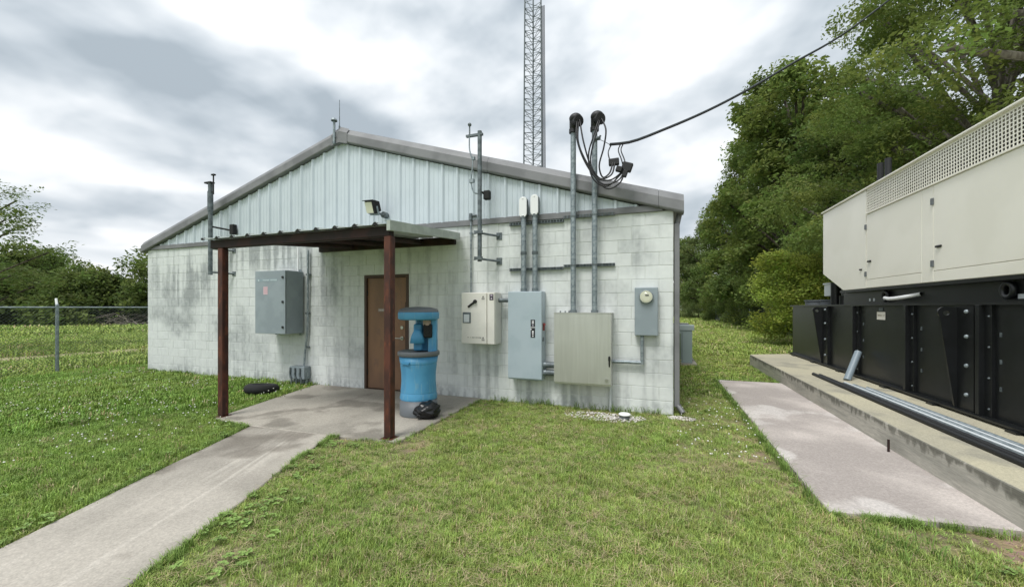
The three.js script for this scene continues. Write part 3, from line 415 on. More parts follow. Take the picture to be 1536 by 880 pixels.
for (const [px, yt, l] of [[860, 4.37, 'tall grey service mast with black weatherhead, nearer the oval conduit fittings'], [892, 4.35, 'tall grey service mast with black weatherhead, nearer the wall corner']]) {
  const p = onZ(px, 300, zm), t = thing('service_mast', l, 'mast', [p.x, 1.51, zm], 'service masts above the stainless cabinet'), H = yt - 1.51;
  mesh('pipe', [rod(V(0, -0.02, 0), V(0, H, 0), 0.043, 20)], M.galv, t);
  mesh('hub', [rod(V(0, -0.005, 0), V(0, 0.05, 0), 0.056, 18)], M.galvDark, t);
  for (const y of [2.26, 3.03]) mesh('strap', [rod(V(0, y - 1.51 - 0.015, 0), V(0, y - 1.51 + 0.015, 0), 0.048, 18), box(0.05, 0.03, 0.1, 0, y - 1.51, -0.06)], M.galvDark, t);
  const hd = mesh('weatherhead', [rod(V(0, H - 0.03, 0), V(0, H + 0.03, 0), 0.066, 18), rod(V(0, H + 0.02, 0), V(0.03, H + 0.14, 0.03), 0.06, 16, 0.085), new THREE.SphereGeometry(0.1, 18, 12).scale(1, 0.8, 1).translate(0.045, H + 0.17, 0.045), rod(V(0.05, H + 0.12, 0.05), V(0.11, H + 0.1, 0.11), 0.08, 16, 0.086)], M.black, t); hd.userData.label = 'black hooded cable entry head';
  heads.push(V(p.x + 0.1, yt + 0.09, zm + 0.1));
}
{   // service cables: each droops from a weatherhead to the splices and up to the drop line
  const A = onZ(917, 217, zm + 0.1), sp1 = onZ(921, 243, zm + 0.12), sp2 = onZ(938, 252, zm + 0.13), low = (x, y, d = 0.2) => onZ(x, y, zm + d);
  const runs = [[heads[0], low(868, 215), low(884, 250), low(905, 276), low(928, 270), sp2.clone().add(V(0, -0.03, 0.02))], [heads[0].clone().add(V(0.02, 0.02, 0.01)), low(876, 215), low(888, 252), low(902, 268), low(917, 262), sp1.clone().add(V(0.02, 0, 0.02))], [heads[0].clone().add(V(-0.02, 0, 0.02)), low(865, 205), low(874, 235), low(890, 262), low(912, 283), low(930, 274), sp2.clone().add(V(0, -0.03, 0.02))],
    [heads[1], low(893, 205), low(886, 240), low(893, 265), low(915, 270), sp2.clone().add(V(0, -0.03, 0.02))], [heads[1].clone().add(V(0.02, 0.01, 0)), low(909, 195), low(906, 220), low(899, 250), low(905, 266), low(914, 260), sp1.clone().add(V(-0.01, 0, 0.02))], [heads[1].clone().add(V(-0.02, 0, 0.02)), low(890, 205), low(883, 232), low(890, 268), low(910, 279), sp2.clone().add(V(0, -0.03, 0.02))]];
  const ls = ['taut outer cable', 'inner cable', 'long loop cable', 'crossing cable', 'hooked cable', 'deep crossing cable'];
  runs.forEach((r, i) => { const o = mesh('service_cable', [tube(r, 0.012, 50, 8)], M.blackCable); tag(o, i < 3 ? 'black cable drooping from the weatherhead nearer the oval conduit fittings' : 'black cable drooping from the weatherhead nearer the wall corner', 'cable', 'service cables at the masts'); });
  const s1 = mesh('splice_cover', [rbox(0.15, 0.1, 0.07, 0, 0, 0, 0.012).applyMatrix4(new THREE.Matrix4().makeRotationZ(0.03)).translate(sp1.x, sp1.y, sp1.z)], M.black); tag(s1, 'single small black cable splice cover hanging nearer the service masts', 'cable splice');
  const s2 = mesh('splice_cover', [rbox(0.15, 0.13, 0.08, 0.02, 0.02, 0, 0.015).rotateZ(-0.35).translate(sp2.x, sp2.y, sp2.z), rbox(0.09, 0.08, 0.07, -0.07, -0.05, 0.05, 0.012).rotateZ(-0.35).translate(sp2.x, sp2.y, sp2.z), rbox(0.07, 0.1, 0.06, 0.03, -0.09, 0.04, 0.012).rotateZ(-0.35).translate(sp2.x, sp2.y, sp2.z)], M.black); tag(s2, 'clustered black cable splice covers hanging beyond the single one', 'cable splice');
  for (const [a, b] of [[onZ(917, 217.3, -6.29), sp1.clone().add(V(-0.05, 0, 0))], [onZ(931, 216.5, -6.39), sp2.clone().add(V(-0.02, 0, 0))], [onZ(935, 216, -6.42), sp2.clone().add(V(0.02, 0, 0))]]) tag(mesh('tap_cable', [tube([a, a.clone().add(V(-0.03, -0.06, 0)), b.clone().add(V(-0.03, 0.12, 0)), b], 0.009, 20, 6)], M.blackCable), 'short black tap cable between the drop line and a splice cover', 'cable', 'tap cables under the drop line');
  const W = [[915, 217, -6.28], [945, 213.5, -6.5], [1000, 193, -6.9], [1060, 167, -7.5], [1120, 136, -8.2], [1190, 95, -9.2], [1260, 55, -10.4], [1345, -8, -12], [1500, -130, -15]].map(([x, y, z]) => onZ(x, y, z));
  const wire = thing('service_drop_line', 'black overhead service line running from the mast into the trees', 'power line', [0, 0, 0]);
  mesh('line', [tube(W, 0.017, 90, 8)], M.blackCable, wire); mesh('support_wire', [tube([onZ(897, 208, zm + 0.05), onZ(908, 213, zm + 0.07), W[0]], 0.005, 10, 5), tube(W.map((p) => p.clone().add(V(0, 0.022, 0))), 0.007, 90, 6)], M.galvDark, wire);
  mesh('insulator', [rod(onZ(893, 208, zm + 0.04), onZ(900, 207, zm + 0.06), 0.03, 12), rod(onZ(899, 207, zm + 0.05), onZ(901, 203, zm + 0.05), 0.014)], M.galvDark, wire);
}
// antenna poles
{
  const z = WALL + 0.33, b = onZ(722, 392, z), tp = onZ(717, 197, z), x = (b.x + tp.x) / 2, t = thing('antenna_pole', 'grey antenna pole on two wall arms with small whip antenna, between canopy and conduits', 'antenna pole', [x, b.y, z]), H = tp.y - b.y;
  mesh('pipe', [rod(V(0, 0, 0), V(0, H, 0), 0.036, 16)], M.galvDark, t);
  for (const [y, s] of [[0.05, 0.26], [0.48, 0.24]]) mesh('wall_arm', [rod(V(-0.05, y, 0.03), V(0.22, y - 0.02, WALL - z + 0.005), 0.02, 6), box(0.14, 0.05, 0.03, 0.0, y, 0.045), box(0.1, 0.12, 0.012, 0.22, y - 0.02, WALL - z + 0.006), rod(V(-0.07, y - 0.03, 0.04), V(-0.07, y + 0.03, 0.04), 0.014, 8)], M.galvDark, t);
  const a = mesh('cross_arm', [box(0.3, 0.035, 0.05, -0.09, H - 0.06, 0.01)], M.galvDark, t); mesh('whip_antenna', [rod(V(-0.18, H - 0.05, 0.01), V(-0.18, H + 0.12, 0.01), 0.012), new THREE.SphereGeometry(0.032, 12, 8).translate(-0.18, H + 0.13, 0.01)], M.galvDark, a);
  mesh('antenna_cable', [tube([V(-0.18, H - 0.06, 0.02), V(-0.17, H - 0.3, 0.03), V(-0.11, H - 0.5, 0.04), V(-0.14, H - 0.85, 0.03), V(-0.08, H - 1.02, 0.03), V(0.05, H - 1.02, -0.03)], 0.012, 50, 6), box(0.08, 0.06, 0.05, -0.13, H - 0.82, 0.03), box(0.05, 0.05, 0.05, -0.1, H - 0.45, 0.03)], M.galv, t);
  mesh('surge_box', [rbox(0.11, 0.15, 0.1, 0.1, H - 1.05, -0.08, 0.02), rod(V(0.0, H - 1.0, 0), V(0.08, H - 1.03, -0.06), 0.02)], M.dark, t);
}
{
  const z = WALL + 0.32, b = onZ(315, 412, z), tp = onZ(315, 275, z), t = thing('antenna_pole', 'thick grey pole on wall arms past the end of the canopy, by the building corner', 'antenna pole', [b.x, b.y, z]), H = tp.y - b.y;
  mesh('pipe', [rod(V(0, 0, 0), V(0, H, 0), 0.044, 16), rod(V(0, H - 0.62, 0), V(0, H - 0.18, 0), 0.056, 16)], M.galvDark, t); mesh('cap_plate', [box(0.2, 0.03, 0.1, -0.03, H + 0.015, 0)], M.dark, t);
  mesh('whip_antenna', [rod(V(0.1, H - 0.25, 0), V(0.1, H + 0.16, 0), 0.014), box(0.09, 0.03, 0.05, 0.1, H + 0.18, 0), rod(V(0.0, H - 0.2, 0), V(0.1, H - 0.2, 0), 0.012)], M.dark, t);
  for (const y of [0.06, 0.58]) mesh('wall_arm', [rod(V(0, y, 0), V(0.3, y - 0.02, WALL - z + 0.005), 0.022, 6), box(0.1, 0.1, 0.012, 0.3, y - 0.02, WALL - z + 0.006)], M.galvDark, t);
  mesh('bracket', [rod(V(0, H - 0.95, 0), V(0.33, H - 1.02, WALL - z + 0.06), 0.02, 6), rbox(0.12, 0.22, 0.1, 0.38, H - 1.0, WALL - z + 0.08, 0.015)], M.dark, t);
}
{
  const z = WALL + 0.1, p = onZ(501, 208, z), t = thing('roof_antenna', 'small mushroom-topped antenna on the roof peak', 'antenna', [p.x, p.y, z]); mesh('stem', [rod(V(0, -0.1, 0), V(0, 0.36, 0), 0.024)], M.galv, t); mesh('dome', [new THREE.SphereGeometry(0.06, 16, 10, 0, 7, 0, 1.7).scale(1, 0.9, 1).translate(0, 0.36, 0)], M.galv, t); mesh('clamp', [box(0.07, 0.05, 0.05, 0, 0.04, -0.01), box(0.07, 0.05, 0.05, 0, -0.07, -0.01)], M.galvDark, t);
  const q = onZ(509, 190, WALL - 0.05), w = thing('whip_antenna', 'thin upright whip antenna behind the roof peak', 'antenna', [q.x, 4.95, WALL - 0.05]); mesh('mast', [rod(V(0, 0, 0), V(0, 0.85, 0), 0.01, 6, 0.005)], M.galvDark, w); mesh('base', [rod(V(0, 0.15, 0), V(0, 0.32, 0), 0.018)], M.galvDark, w);
}
// ================================================================== HAND WASHING STATION
{
  const base = onY(628, 621, 0.016), t = thing('hand_wash_station', 'blue and grey plastic portable hand washing station beside the door', 'wash station', [base.x, 0.018, base.z]); t.rotation.y = Math.atan2(-base.x, -base.z);   // local +z points to where one stands
  const lathe = (pts) => new THREE.LatheGeometry(pts.map(([r, y]) => new THREE.Vector2(r, y)), 40).scale(1, 1, 0.92);
  mesh('base', [lathe([[0, 0], [0.268, 0], [0.276, 0.02], [0.272, 0.235], [0.0, 0.236]])], M.plasticGrey, t);
  const b = mesh('tank', [lathe([[0.262, 0.236], [0.272, 0.26], [0.262, 0.33], [0.257, 0.335], [0.257, 0.345], [0.261, 0.35], [0.25, 0.5], [0.252, 0.62], [0.266, 0.745], [0.262, 0.75], [0.262, 0.76], [0.269, 0.765], [0.285, 0.87], [0.0, 0.872]])], M.blue, t);
  mesh('hand_slot', [rbox(0.15, 0.045, 0.03, 0, 0, 0, 0.012).rotateY(-0.75).translate(-0.185, 0.78, 0.185)], M.blueDeep, b);
  mesh('deck', [lathe([[0, 0.868], [0.285, 0.868], [0.305, 0.885], [0.305, 0.93], [0.285, 0.945], [0.24, 0.935], [0.1, 0.915], [0, 0.91]])], M.plasticGrey, t);
  // rear column: a curved wall round the far and right side
  const col = (y0, y1, r0, r1, a0, a1) => { const L = [], N = 20, P = (r, a, y) => V(r * Math.cos(a), y, -0.92 * r * Math.sin(a)); for (let i = 0; i < N; i++) { const a = lerp(a0, a1, i / N), c = lerp(a0, a1, (i + 1) / N); L.push([P(r1, a, y0), P(r1, c, y0), P(r1, c, y1), P(r1, a, y1)], [P(r0, a, y0), P(r0, c, y0), P(r0, c, y1), P(r0, a, y1)], [P(r0, a, y1), P(r1, a, y1), P(r1, c, y1), P(r0, c, y1)]); } L.push([P(r0, a0, y0), P(r1, a0, y0), P(r1, a0, y1), P(r0, a0, y1)], [P(r0, a1, y0), P(r1, a1, y0), P(r1, a1, y1), P(r0, a1, y1)]); return quads(L); };
  mesh('column', [col(0.93, 1.42, 0.15, 0.275, -0.45, 1.75)], M.blue, t);
  mesh('tap_housing', [rbox(0.13, 0.4, 0.12, -0.01, 1.14, -0.04, 0.03), lathe([[0.0, 1.26], [0.04, 1.25], [0.075, 1.16], [0.09, 1.06], [0.0, 1.06]]).scale(1.2, 1, 0.8).translate(-0.02, 0, 0.06)], M.blueDeep, t);
  mesh('soap_dispenser', [rbox(0.13, 0.21, 0.1, 0.13, 1.24, 0.07, 0.03), bolt(0.15, 1.22, 0.12, 0.014, 'z')], M.dark, t); mesh('towel_roll', [new THREE.CylinderGeometry(0.062, 0.062, 0.1, 18).translate(0.12, 1.37, 0.06)], std(0xa9978a, 0.8), t);
  mesh('canopy_band', [lathe([[0, 1.40], [0.27, 1.4], [0.298, 1.42], [0.3, 1.5], [0.29, 1.515], [0, 1.516]])], M.blue, t); mesh('lid', [lathe([[0.292, 1.515], [0.29, 1.53], [0.27, 1.56], [0.18, 1.585], [0, 1.595]])], M.plasticGrey, t);
  mesh('foot_pump', [rbox(0.16, 0.05, 0.14, 0.05, 0.06, 0.3, 0.015), rod(V(0.05, 0.08, 0.26), V(0.05, 0.14, 0.2), 0.03)], M.black, t);
  // plastic bag slumped at its foot
  const g = new THREE.SphereGeometry(0.17, 40, 28), p = g.attributes.position; for (let i = 0; i < p.count; i++) { const v = V().fromBufferAttribute(p, i), n = v.clone().normalize(), k = 0.75 + 0.5 * fbm(n.x * 4 + 9, n.y * 5 + n.z * 3 + 9, 4, 88); v.multiplyScalar(k); v.y *= 0.75; v.x *= 1.15; p.setXYZ(i, v.x, Math.max(v.y, -0.1), v.z); } g.computeVertexNormals();
  const q = onY(645, 624, 0.02); tag(mesh('plastic_bag', [g.translate(q.x, 0.13, q.z + 0.08)], std(0x0f1012, 0.35)), 'crumpled black plastic bag at the foot of the wash station', 'bag');
}
// ================================================================== GENERATOR
{
  const XS = 3.52, y0 = 0.3, yT = 1.66, zF = -13.1, zN = -1.6, depth = 2.6;
  const gen = thing('generator', 'cream standby generator enclosure on a long black steel fuel tank', 'generator', [0, 0, 0]);
  const tank = mesh('fuel_tank', [span(XS + 0.05, XS + depth, y0 + 0.06, yT - 0.03, zF, zN), span(XS - 0.01, XS + depth + 0.06, yT - 0.03, yT, zF - 0.03, zN + 0.03)], M.genBlack, gen);
  mesh('base_flange', [span(XS - 0.06, XS + depth, y0 + 0.035, y0 + 0.06, zF - 0.05, zN + 0.05)], M.genBlack, tank); mesh('foot_pads', [-12.6, -11.2, -9.8, -8.1, -6.9, -5.6, -4.2, -2.6].map((z) => span(XS - 0.1, XS + 0.1, y0, y0 + 0.035, z - 0.07, z + 0.07)), M.genBlack, tank);
  for (const z of [-9.32, -7.62, -6.18, -4.72, -3.2]) { const r = mesh('rib', [span(XS - 0.03, XS + 0.05, y0 + 0.06, yT - 0.03, z - 0.03, z + 0.03, 0.004), span(XS + 0.02, XS + 0.052, y0 + 0.06, yT - 0.03, z - 0.14, z + 0.14)], M.genBlack, tank); mesh('bolts', [0.45, 0.8, 1.15, 1.5].flatMap((y) => [bolt(XS + 0.02, y, z - 0.1, 0.014), bolt(XS + 0.02, y, z + 0.1, 0.014)]), M.galvDark, r); }
  for (const z of [-10.75, -6.47, -2.3]) {
    const s = new THREE.Shape(); s.moveTo(-0.03, y0 + 0.06); s.lineTo(0.06, y0 + 0.06); s.lineTo(0.06, yT - 0.06); s.lineTo(-0.13, yT - 0.05); s.absarc(-0.12, yT - 0.12, 0.07, Math.PI / 2, Math.PI * 1.2); s.closePath(); const hole = new THREE.Path(); hole.absarc(-0.11, yT - 0.13, 0.03, 0, Math.PI * 2); s.holes.push(hole);
    const br = mesh('lifting_bracket', [new THREE.ExtrudeGeometry(s, { depth: 0.03, bevelEnabled: false, curveSegments: 16 }).translate(XS, 0, z - 0.1), span(XS - 0.005, XS + 0.05, y0 + 0.06, yT - 0.04, z - 0.12, z + 0.2)], M.genBlack, tank);
    mesh('bolts', [0.55, 0.9, 1.25, 1.55].map((y) => bolt(XS - 0.005, y, z + 0.09, 0.026)), M.galv, br);
  }
  const [g, m] = label(0.27, 0.13, (k, w, h) => { k.fillStyle = '#e6e2d8'; k.fillRect(0, 0, w, h); k.fillStyle = '#8a7f6c'; strokes(k, 28, h * 0.33, 80, h * 0.27, 5, 21); strokes(k, 122, h * 0.33, 104, h * 0.27, 6, 22); }); mesh('tank_sign', g.rotateY(-Math.PI / 2).translate(XS + 0.045, 1.46, -8.45), m, tank); mesh('name_plate', [box(0.006, 0.055, 0.12, XS + 0.045, 1.57, -8.45)], M.galvDark, tank);
  mesh('hinge_tabs', [-9.1, -7.4, -6.0].flatMap((z) => [0.7, 1.0, 1.3].map((y) => box(0.01, 0.05, 0.025, XS + 0.047, y, z + 0.04))), M.galvDark, tank);
  // skid rail
  const rail = mesh('skid_rail', [span(XS + 0.16, XS + depth - 0.1, yT, 1.9, -10.2, zN), span(XS + 0.06, XS + depth, 1.9, 1.945, -10.1, zN + 0.02)], M.genBlack, gen);
  for (const z of [-8.5, -6.0]) mesh('lifting_eye', [new THREE.TorusGeometry(0.075, 0.03, 10, 20).rotateY(Math.PI / 2).translate(XS + 0.13, 1.79, z)], M.genBlack, rail);
  mesh('identity_plate', [box(0.006, 0.05, 0.13, XS + 0.157, 1.72, -5.85), box(0.006, 0.05, 0.05, XS + 0.157, 1.74, -9.1), box(0.006, 0.05, 0.05, XS + 0.157, 1.74, -8.95)], M.paleGrey, rail);
  mesh('white_hose', [tube([V(XS + 0.1, 1.76, -8.45), V(XS + 0.05, 1.74, -8.2), V(XS + 0.06, 1.76, -7.8), V(XS + 0.16, 1.8, -7.6)], 0.03, 20, 8)], M.white, rail);
  // enclosure
  const XB = XS + 0.05, yB = 1.945, yU = 3.72, zE = -10.95, bd = depth - 0.05;
  const prof = [[-zE, 2.35], [-zE, yU - 0.02], [-zE - 0.02, yU], [8.95, yU], [8.95, 3.285], [-zN, 3.285], [-zN, yB], [9.9, yB]];
  const enc = mesh('enclosure', [extrudeXY(prof.map(([z, y]) => [z, y]), bd - 0.03).rotateY(Math.PI / 2).translate(XB + 0.02, 0, 0)], M.genCream, gen);
  const panel = (z0, z1, a, b, n = 'door_panel') => mesh(n, [span(XB - 0.002, XB + 0.03, a, b, z0, z1, 0.006)], M.genCream, enc);
  mesh('hood_panel', [extrudeXY([[10.94, 2.36], [10.94, yU - 0.01], [8.97, yU - 0.01], [8.97, yB + 0.005], [9.9, yB + 0.005]], 0.022).rotateY(Math.PI / 2).translate(XB - 0.002, 0, 0)], M.genCream, enc);
  for (const [a, b] of [[-8.955, -7.36], [-7.1, -5.35], [-5.1, -3.4]]) { const d = panel(a, b, yB + 0.155, 3.27); panel(a, b, yB + 0.005, yB + 0.148, 'sill_panel'); mesh('latch', [rbox(0.03, 0.03, 0.1, XB - 0.012, 2.42, a + 0.12, 0.008)], M.black, d); mesh('hinge', [rbox(0.03, 0.09, 0.04, XB - 0.01, 2.2, a - 0.01, 0.006), rbox(0.03, 0.09, 0.04, XB - 0.01, 3.05, a - 0.01, 0.006)], M.plasticGrey, d); }
  mesh('louver_clip', [rbox(0.03, 0.025, 0.07, XB - 0.012, 2.3, -9.15, 0.008)], M.black, enc);
  for (const [a, b] of [[-7.355, -7.105], [-5.345, -5.105], [-3.395, -1.7]]) panel(a, b, yB + 0.005, 3.27, 'pillar_panel');
  // perforated air inlet band below the roof
  const zg0 = -8.95, zg1 = -1.7, L = [], gy0 = 3.3, gy1 = 3.69; mesh('vent_chamber', [span(XB + 0.6, XB + bd - 0.03, gy0 - 0.012, gy1 + 0.02, zg0 + 0.004, zg1), span(XB + 0.02, XB + 0.6, gy0 - 0.012, gy1 + 0.02, zg1 - 0.004, zg1 + 0.1), span(XB + 0.04, XB + 0.6, 3.286, 3.292, zg0 + 0.004, zg1 - 0.004)], M.ventShade, enc);  // chamber lined dark so the holes look shaded, shade put into its colour
  for (let z = zg0; z <= zg1; z += 0.05) L.push(box(0.006, gy1 - gy0, 0.014, XB, (gy0 + gy1) / 2, z)); for (let y = gy0; y <= gy1 + 0.001; y += 0.045) L.push(box(0.005, 0.012, zg1 - zg0, XB, y, (zg0 + zg1) / 2)); mesh('vent_grille', L, M.genCream, enc);
  mesh('roof_edge', [span(XB - 0.04, XB + bd, yU + 0.002, yU + 0.03, zE - 0.01, zN + 0.03, 0.01), span(XB + 0.004, XB + bd, gy1 + 0.004, yU + 0.004, -8.944, zN)], M.genCream, enc); mesh('vent_sill', [span(XB - 0.025, XB + 0.03, 3.275, 3.298, zg0, zg1)], M.genCream, enc);
  for (const dz of [0, 0.3]) mesh('exhaust_pipe', [rod(V(XS + 0.9, yU, -10.5 + dz), V(XS + 0.9, 4.62, -10.5 + dz), 0.055, 14)], M.black, enc);
  // fittings on the tank top beyond the enclosure
  mesh('fill_box', [rbox(0.42, 0.28, 0.36, XS + 0.42, 2.0, -11.2, 0.01), rod(V(XS + 0.42, yT, -11.2), V(XS + 0.42, 1.9, -11.2), 0.1, 14), box(0.46, 0.03, 0.4, XS + 0.42, 2.15, -11.2)], M.paleGrey, tank);
  mesh('vent_pipe', [rod(V(XS + 0.2, yT, -10.7), V(XS + 0.2, 2.15, -10.7), 0.09, 14), rod(V(XS + 0.2, yT, -10.35), V(XS + 0.2, 1.85, -10.35), 0.06, 14)], M.genBlack, tank);
  for (const [x, z] of [[0.35, -12.3], [0.5, -11.75]]) mesh('tank_hatch', [rod(V(XS + x, yT, z), V(XS + x, yT + 0.1, z), 0.24, 20), rod(V(XS + x, yT + 0.1, z), V(XS + x, yT + 0.13, z), 0.26, 20)], M.plasticGrey, tank);
}
// loose conduit lengths on the pad
{
  const mats = [M.black, M.black, M.galvDark, M.paleGrey, M.galv, M.paleGrey, M.galv];
  const ls = ['black pipe nearest the pad edge', 'second black pipe from the pad edge', 'dull grey conduit lying beside the black pipes', 'pale grey conduit in the middle of the loose bundle', 'galvanised conduit in the loose bundle on the generator pad', 'pale plastic conduit beside the generator tank', 'galvanised conduit lying closest to the fuel tank'];
  [[2.83, -9.15, 0.03], [2.9, -9.05, 0.028], [2.96, -8.2, 0.024], [3.01, -8.3, 0.022], [3.06, -8.1, 0.024], [3.11, -7.8, 0.02], [3.16, -7.9, 0.022]].forEach(([x, z, r], i) => tag(mesh('loose_conduit', [rod(V(x, 0.3 + r, z), V(x - 0.03 + i * 0.008, 0.3 + r, -1.2 - i * 0.15), r, 10)], mats[i]), ls[i], 'pipe', 'loose pipes on the generator pad'));
  const b = onY(1271, 571, 0.3), tp = onX(1288, 528, 3.46); tag(mesh('leaning_pipe', [rod(b.clone().setY(0.31), tp, 0.055, 18)], M.pvc), 'short grey plastic pipe leaning on the black fuel tank', 'pipe');
  const st = onY(1371, 682, 0.03); tag(mesh('steel_stake', [rod(V(2.37, 0.02, st.z), V(2.37, 0.17, st.z), 0.012, 8)], M.rustDark), 'short rusty stake standing against the generator pad', 'stake');
}
// cabinets beside the building
{
  const t = thing('pad_cabinet', 'pale grey-green utility cabinet with sloped lid on a concrete base behind the building corner', 'cabinet', [0.62, 0, -12.3]);
  mesh('concrete_base', [span(-0.5, 0.42, -0.1, 0.07, -1.2, 0.45)], M.patio, t);
  mesh('cabinet_body', [rbox(0.62, 0.92, 0.66, 0, 0.53, 0, 0.012)], std(0x8b9a9a, 0.5), t); mesh('lid', [extrudeXY([[-0.36, 0.98], [0.34, 0.98], [0.34, 1.04], [-0.34, 1.12], [-0.36, 1.1]], 0.7, 0.006).rotateY(Math.PI / 2).translate(-0.35, 0, -0.02)], std(0x99a6a6, 0.5), t); mesh('door_seam', [box(0.008, 0.8, 0.008, 0.05, 0.52, 0.332)], M.dark, t); mesh('lid_seam', [box(0.6, 0.01, 0.008, 0, 0.97, 0.332)], M.dark, t);
  const u = thing('pad_cabinet', 'darker grey utility cabinet standing behind the grey-green one', 'cabinet', [0.56, 0.07, -13.1]); mesh('cabinet_body', [rbox(0.66, 1.0, 0.6, 0, 0.5, 0, 0.012)], M.boxGrey, u); mesh('lid', [rbox(0.7, 0.05, 0.66, 0, 1.03, 0, 0.015)], M.plasticGrey, u);
  const v = thing('cable_pedestal', 'slim green cable pedestal with banded foot beside the grey-green cabinet', 'pedestal', [0.5, 0, -11.72]); const L = (p) => new THREE.LatheGeometry(p.map(([r, y]) => new THREE.Vector2(r, y)), 24); mesh('shell', [L([[0.13, 0.0], [0.125, 0.88], [0.1, 0.93], [0, 0.94]])], std(0x71836d, 0.55), v); mesh('bands', [0.06, 0.12, 0.18].map((y) => new THREE.TorusGeometry(0.13, 0.012, 6, 24).rotateX(Math.PI / 2).translate(0, y, 0)), std(0xb3ad7c, 0.6), v);
}
// clean-out lid and gravel at the wall foot
{
  const p = onY(937, 625, 0.03); const t = thing('clean_out_lid', 'round white plastic clean-out lid in the gravel by the wall', 'lid', [p.x, 0, p.z]); mesh('collar', [new THREE.CylinderGeometry(0.075, 0.08, 0.12, 28).translate(0, 0.0, 0)], M.plasticGrey, t); mesh('cap', [new THREE.LatheGeometry([[0, 0.085], [0.07, 0.082], [0.085, 0.07], [0.085, 0.055], [0, 0.055]].map(([r, y]) => new THREE.Vector2(r, y)), 28)], M.white, t);
  const r = rng(99), g = new THREE.IcosahedronGeometry(0.014, 0), im = new THREE.InstancedMesh(g, std(0xffffff, 0.9), 520), m4 = new THREE.Matrix4(), c = new THREE.Color();
  for (let i = 0; i < 520; i++) { const k = r(), [cx, cz, s] = k < 0.45 ? [-0.75, -5.92, 0.42] : k < 0.75 ? [-0.45, -6.0, 0.25] : [0.34, -6.22, 0.16]; const a = r() * 6.28, d = Math.sqrt(r()) * s; m4.compose(V(cx + Math.cos(a) * d * 1.3, 0.004 + r() * 0.01, cz + Math.sin(a) * d * 0.55), new THREE.Quaternion().setFromEuler(new THREE.Euler(r() * 6, r() * 6, r() * 6)), V(0.5 + r(), 0.3 + 0.6 * r(), 0.5 + r())); im.setMatrixAt(i, m4); const q = 0.42 + 0.3 * r(); im.setColorAt(i, c.setRGB(q, q * 0.96, q * 0.9)); }
  im.name = 'gravel'; im.userData = { kind: 'stuff', label: 'pale gravel scattered along the foot of the wall', category: 'gravel' }; im.castShadow = im.receiveShadow = true; scene.add(im);
}
// ================================================================== LATTICE TOWER
{
  const c = onZ(799.5, 240, -21.2), t = thing('lattice_tower', 'grey steel lattice radio tower rising behind the building roof', 'tower', [c.x, 0, c.z]);
  const w0 = 0.58, H = 19, leg = (k, y) => { const w = w0 * (1 - 0.012 * (y - 8)), a = k * 2 * Math.PI / 3 + 0.25; return V(w * Math.cos(a), y, w * Math.sin(a)); };
  for (let k = 0; k < 3; k++) { mesh('leg', [rod(leg(k, -0.3), leg(k, H), 0.042, 8)], M.galvDark, t); }
  for (let k = 0; k < 3; k++) { const L = [], n = (k + 1) % 3; for (let y = 0; y < H - 0.5; y += 0.62) { L.push(rod(leg(k, y), leg(n, y + 0.31), 0.014, 5), rod(leg(n, y + 0.31), leg(k, y + 0.62), 0.014, 5), rod(leg(k, y), leg(n, y), 0.014, 5)); } mesh('bracing', L, M.galvDark, t); }
  mesh('cable_run', [0, 1, 2].map((i) => rod(leg(0, 0.1).multiplyScalar(1).add(V(0.08 + i * 0.06, 0, 0.05)), leg(0, H - 1).add(V(0.08 + i * 0.06, 0, 0.05)), 0.02, 6)), M.black, t);
}
// ================================================================== FENCES
function chainFence(name, lab, from, to, h, posts, cell, wr, arms) {
  const d = to.clone().sub(from), L = d.length(); d.normalize(); const f = thing(name, lab, 'fence', from.toArray()), at = (s, y) => d.clone().multiplyScalar(s).setY(y);
  mesh('top_rail', [rod(at(0, h), at(L, h), 0.021, 8)], M.galv, f);
  for (let s = 0; s <= L + 0.01; s += posts) { const p = mesh('post', [rod(at(s, -0.2), at(s, h + 0.05), 0.035, 10), bolt(0, 0, 0, 0.04, 'z').rotateX(-Math.PI / 2).translate(at(s, h + 0.05).x, h + 0.05, at(s, 0).z)], M.galv, f); if (arms) mesh('barb_arm', [rod(at(s, h + 0.02), at(s, h + 0.2).add(V(-0.1, 0.02, -0.02)), 0.026, 6)], M.white, p); }
  const W = []; for (let s = -h; s < L; s += cell) for (const k of [1, -1]) { let a = s, y0 = 0.04, y1 = h, b = s + h; if (a < 0) { y0 = -a; a = 0; } if (b > L) { y1 = L - s; b = L; } if (y1 - y0 < 0.05) continue; const p = k > 0 ? [at(a, y0), at(b, y1)] : [at(a, h - y0 + 0.02), at(b, h - y1 + 0.02)]; W.push(rod(p[0], p[1], wr, 3)); }
  mesh('wire_mesh', W, M.galvDark, f); return f;
}
chainFence('chain_link_fence', 'chain link fence with galvanised posts across the grass beside the building', V(-14.0, 0, -8.55 - 3.0), V(-14.0, 0, 0.55), 1.6, 3.025, 0.075, 0.0024, true);
chainFence('chain_link_fence', 'overgrown chain link fence along the edge of the wood beyond the generator', V(6.75, 0, -60), V(7.1, 0, -15), 1.7, 3.0, 0.22, 0.006, false);

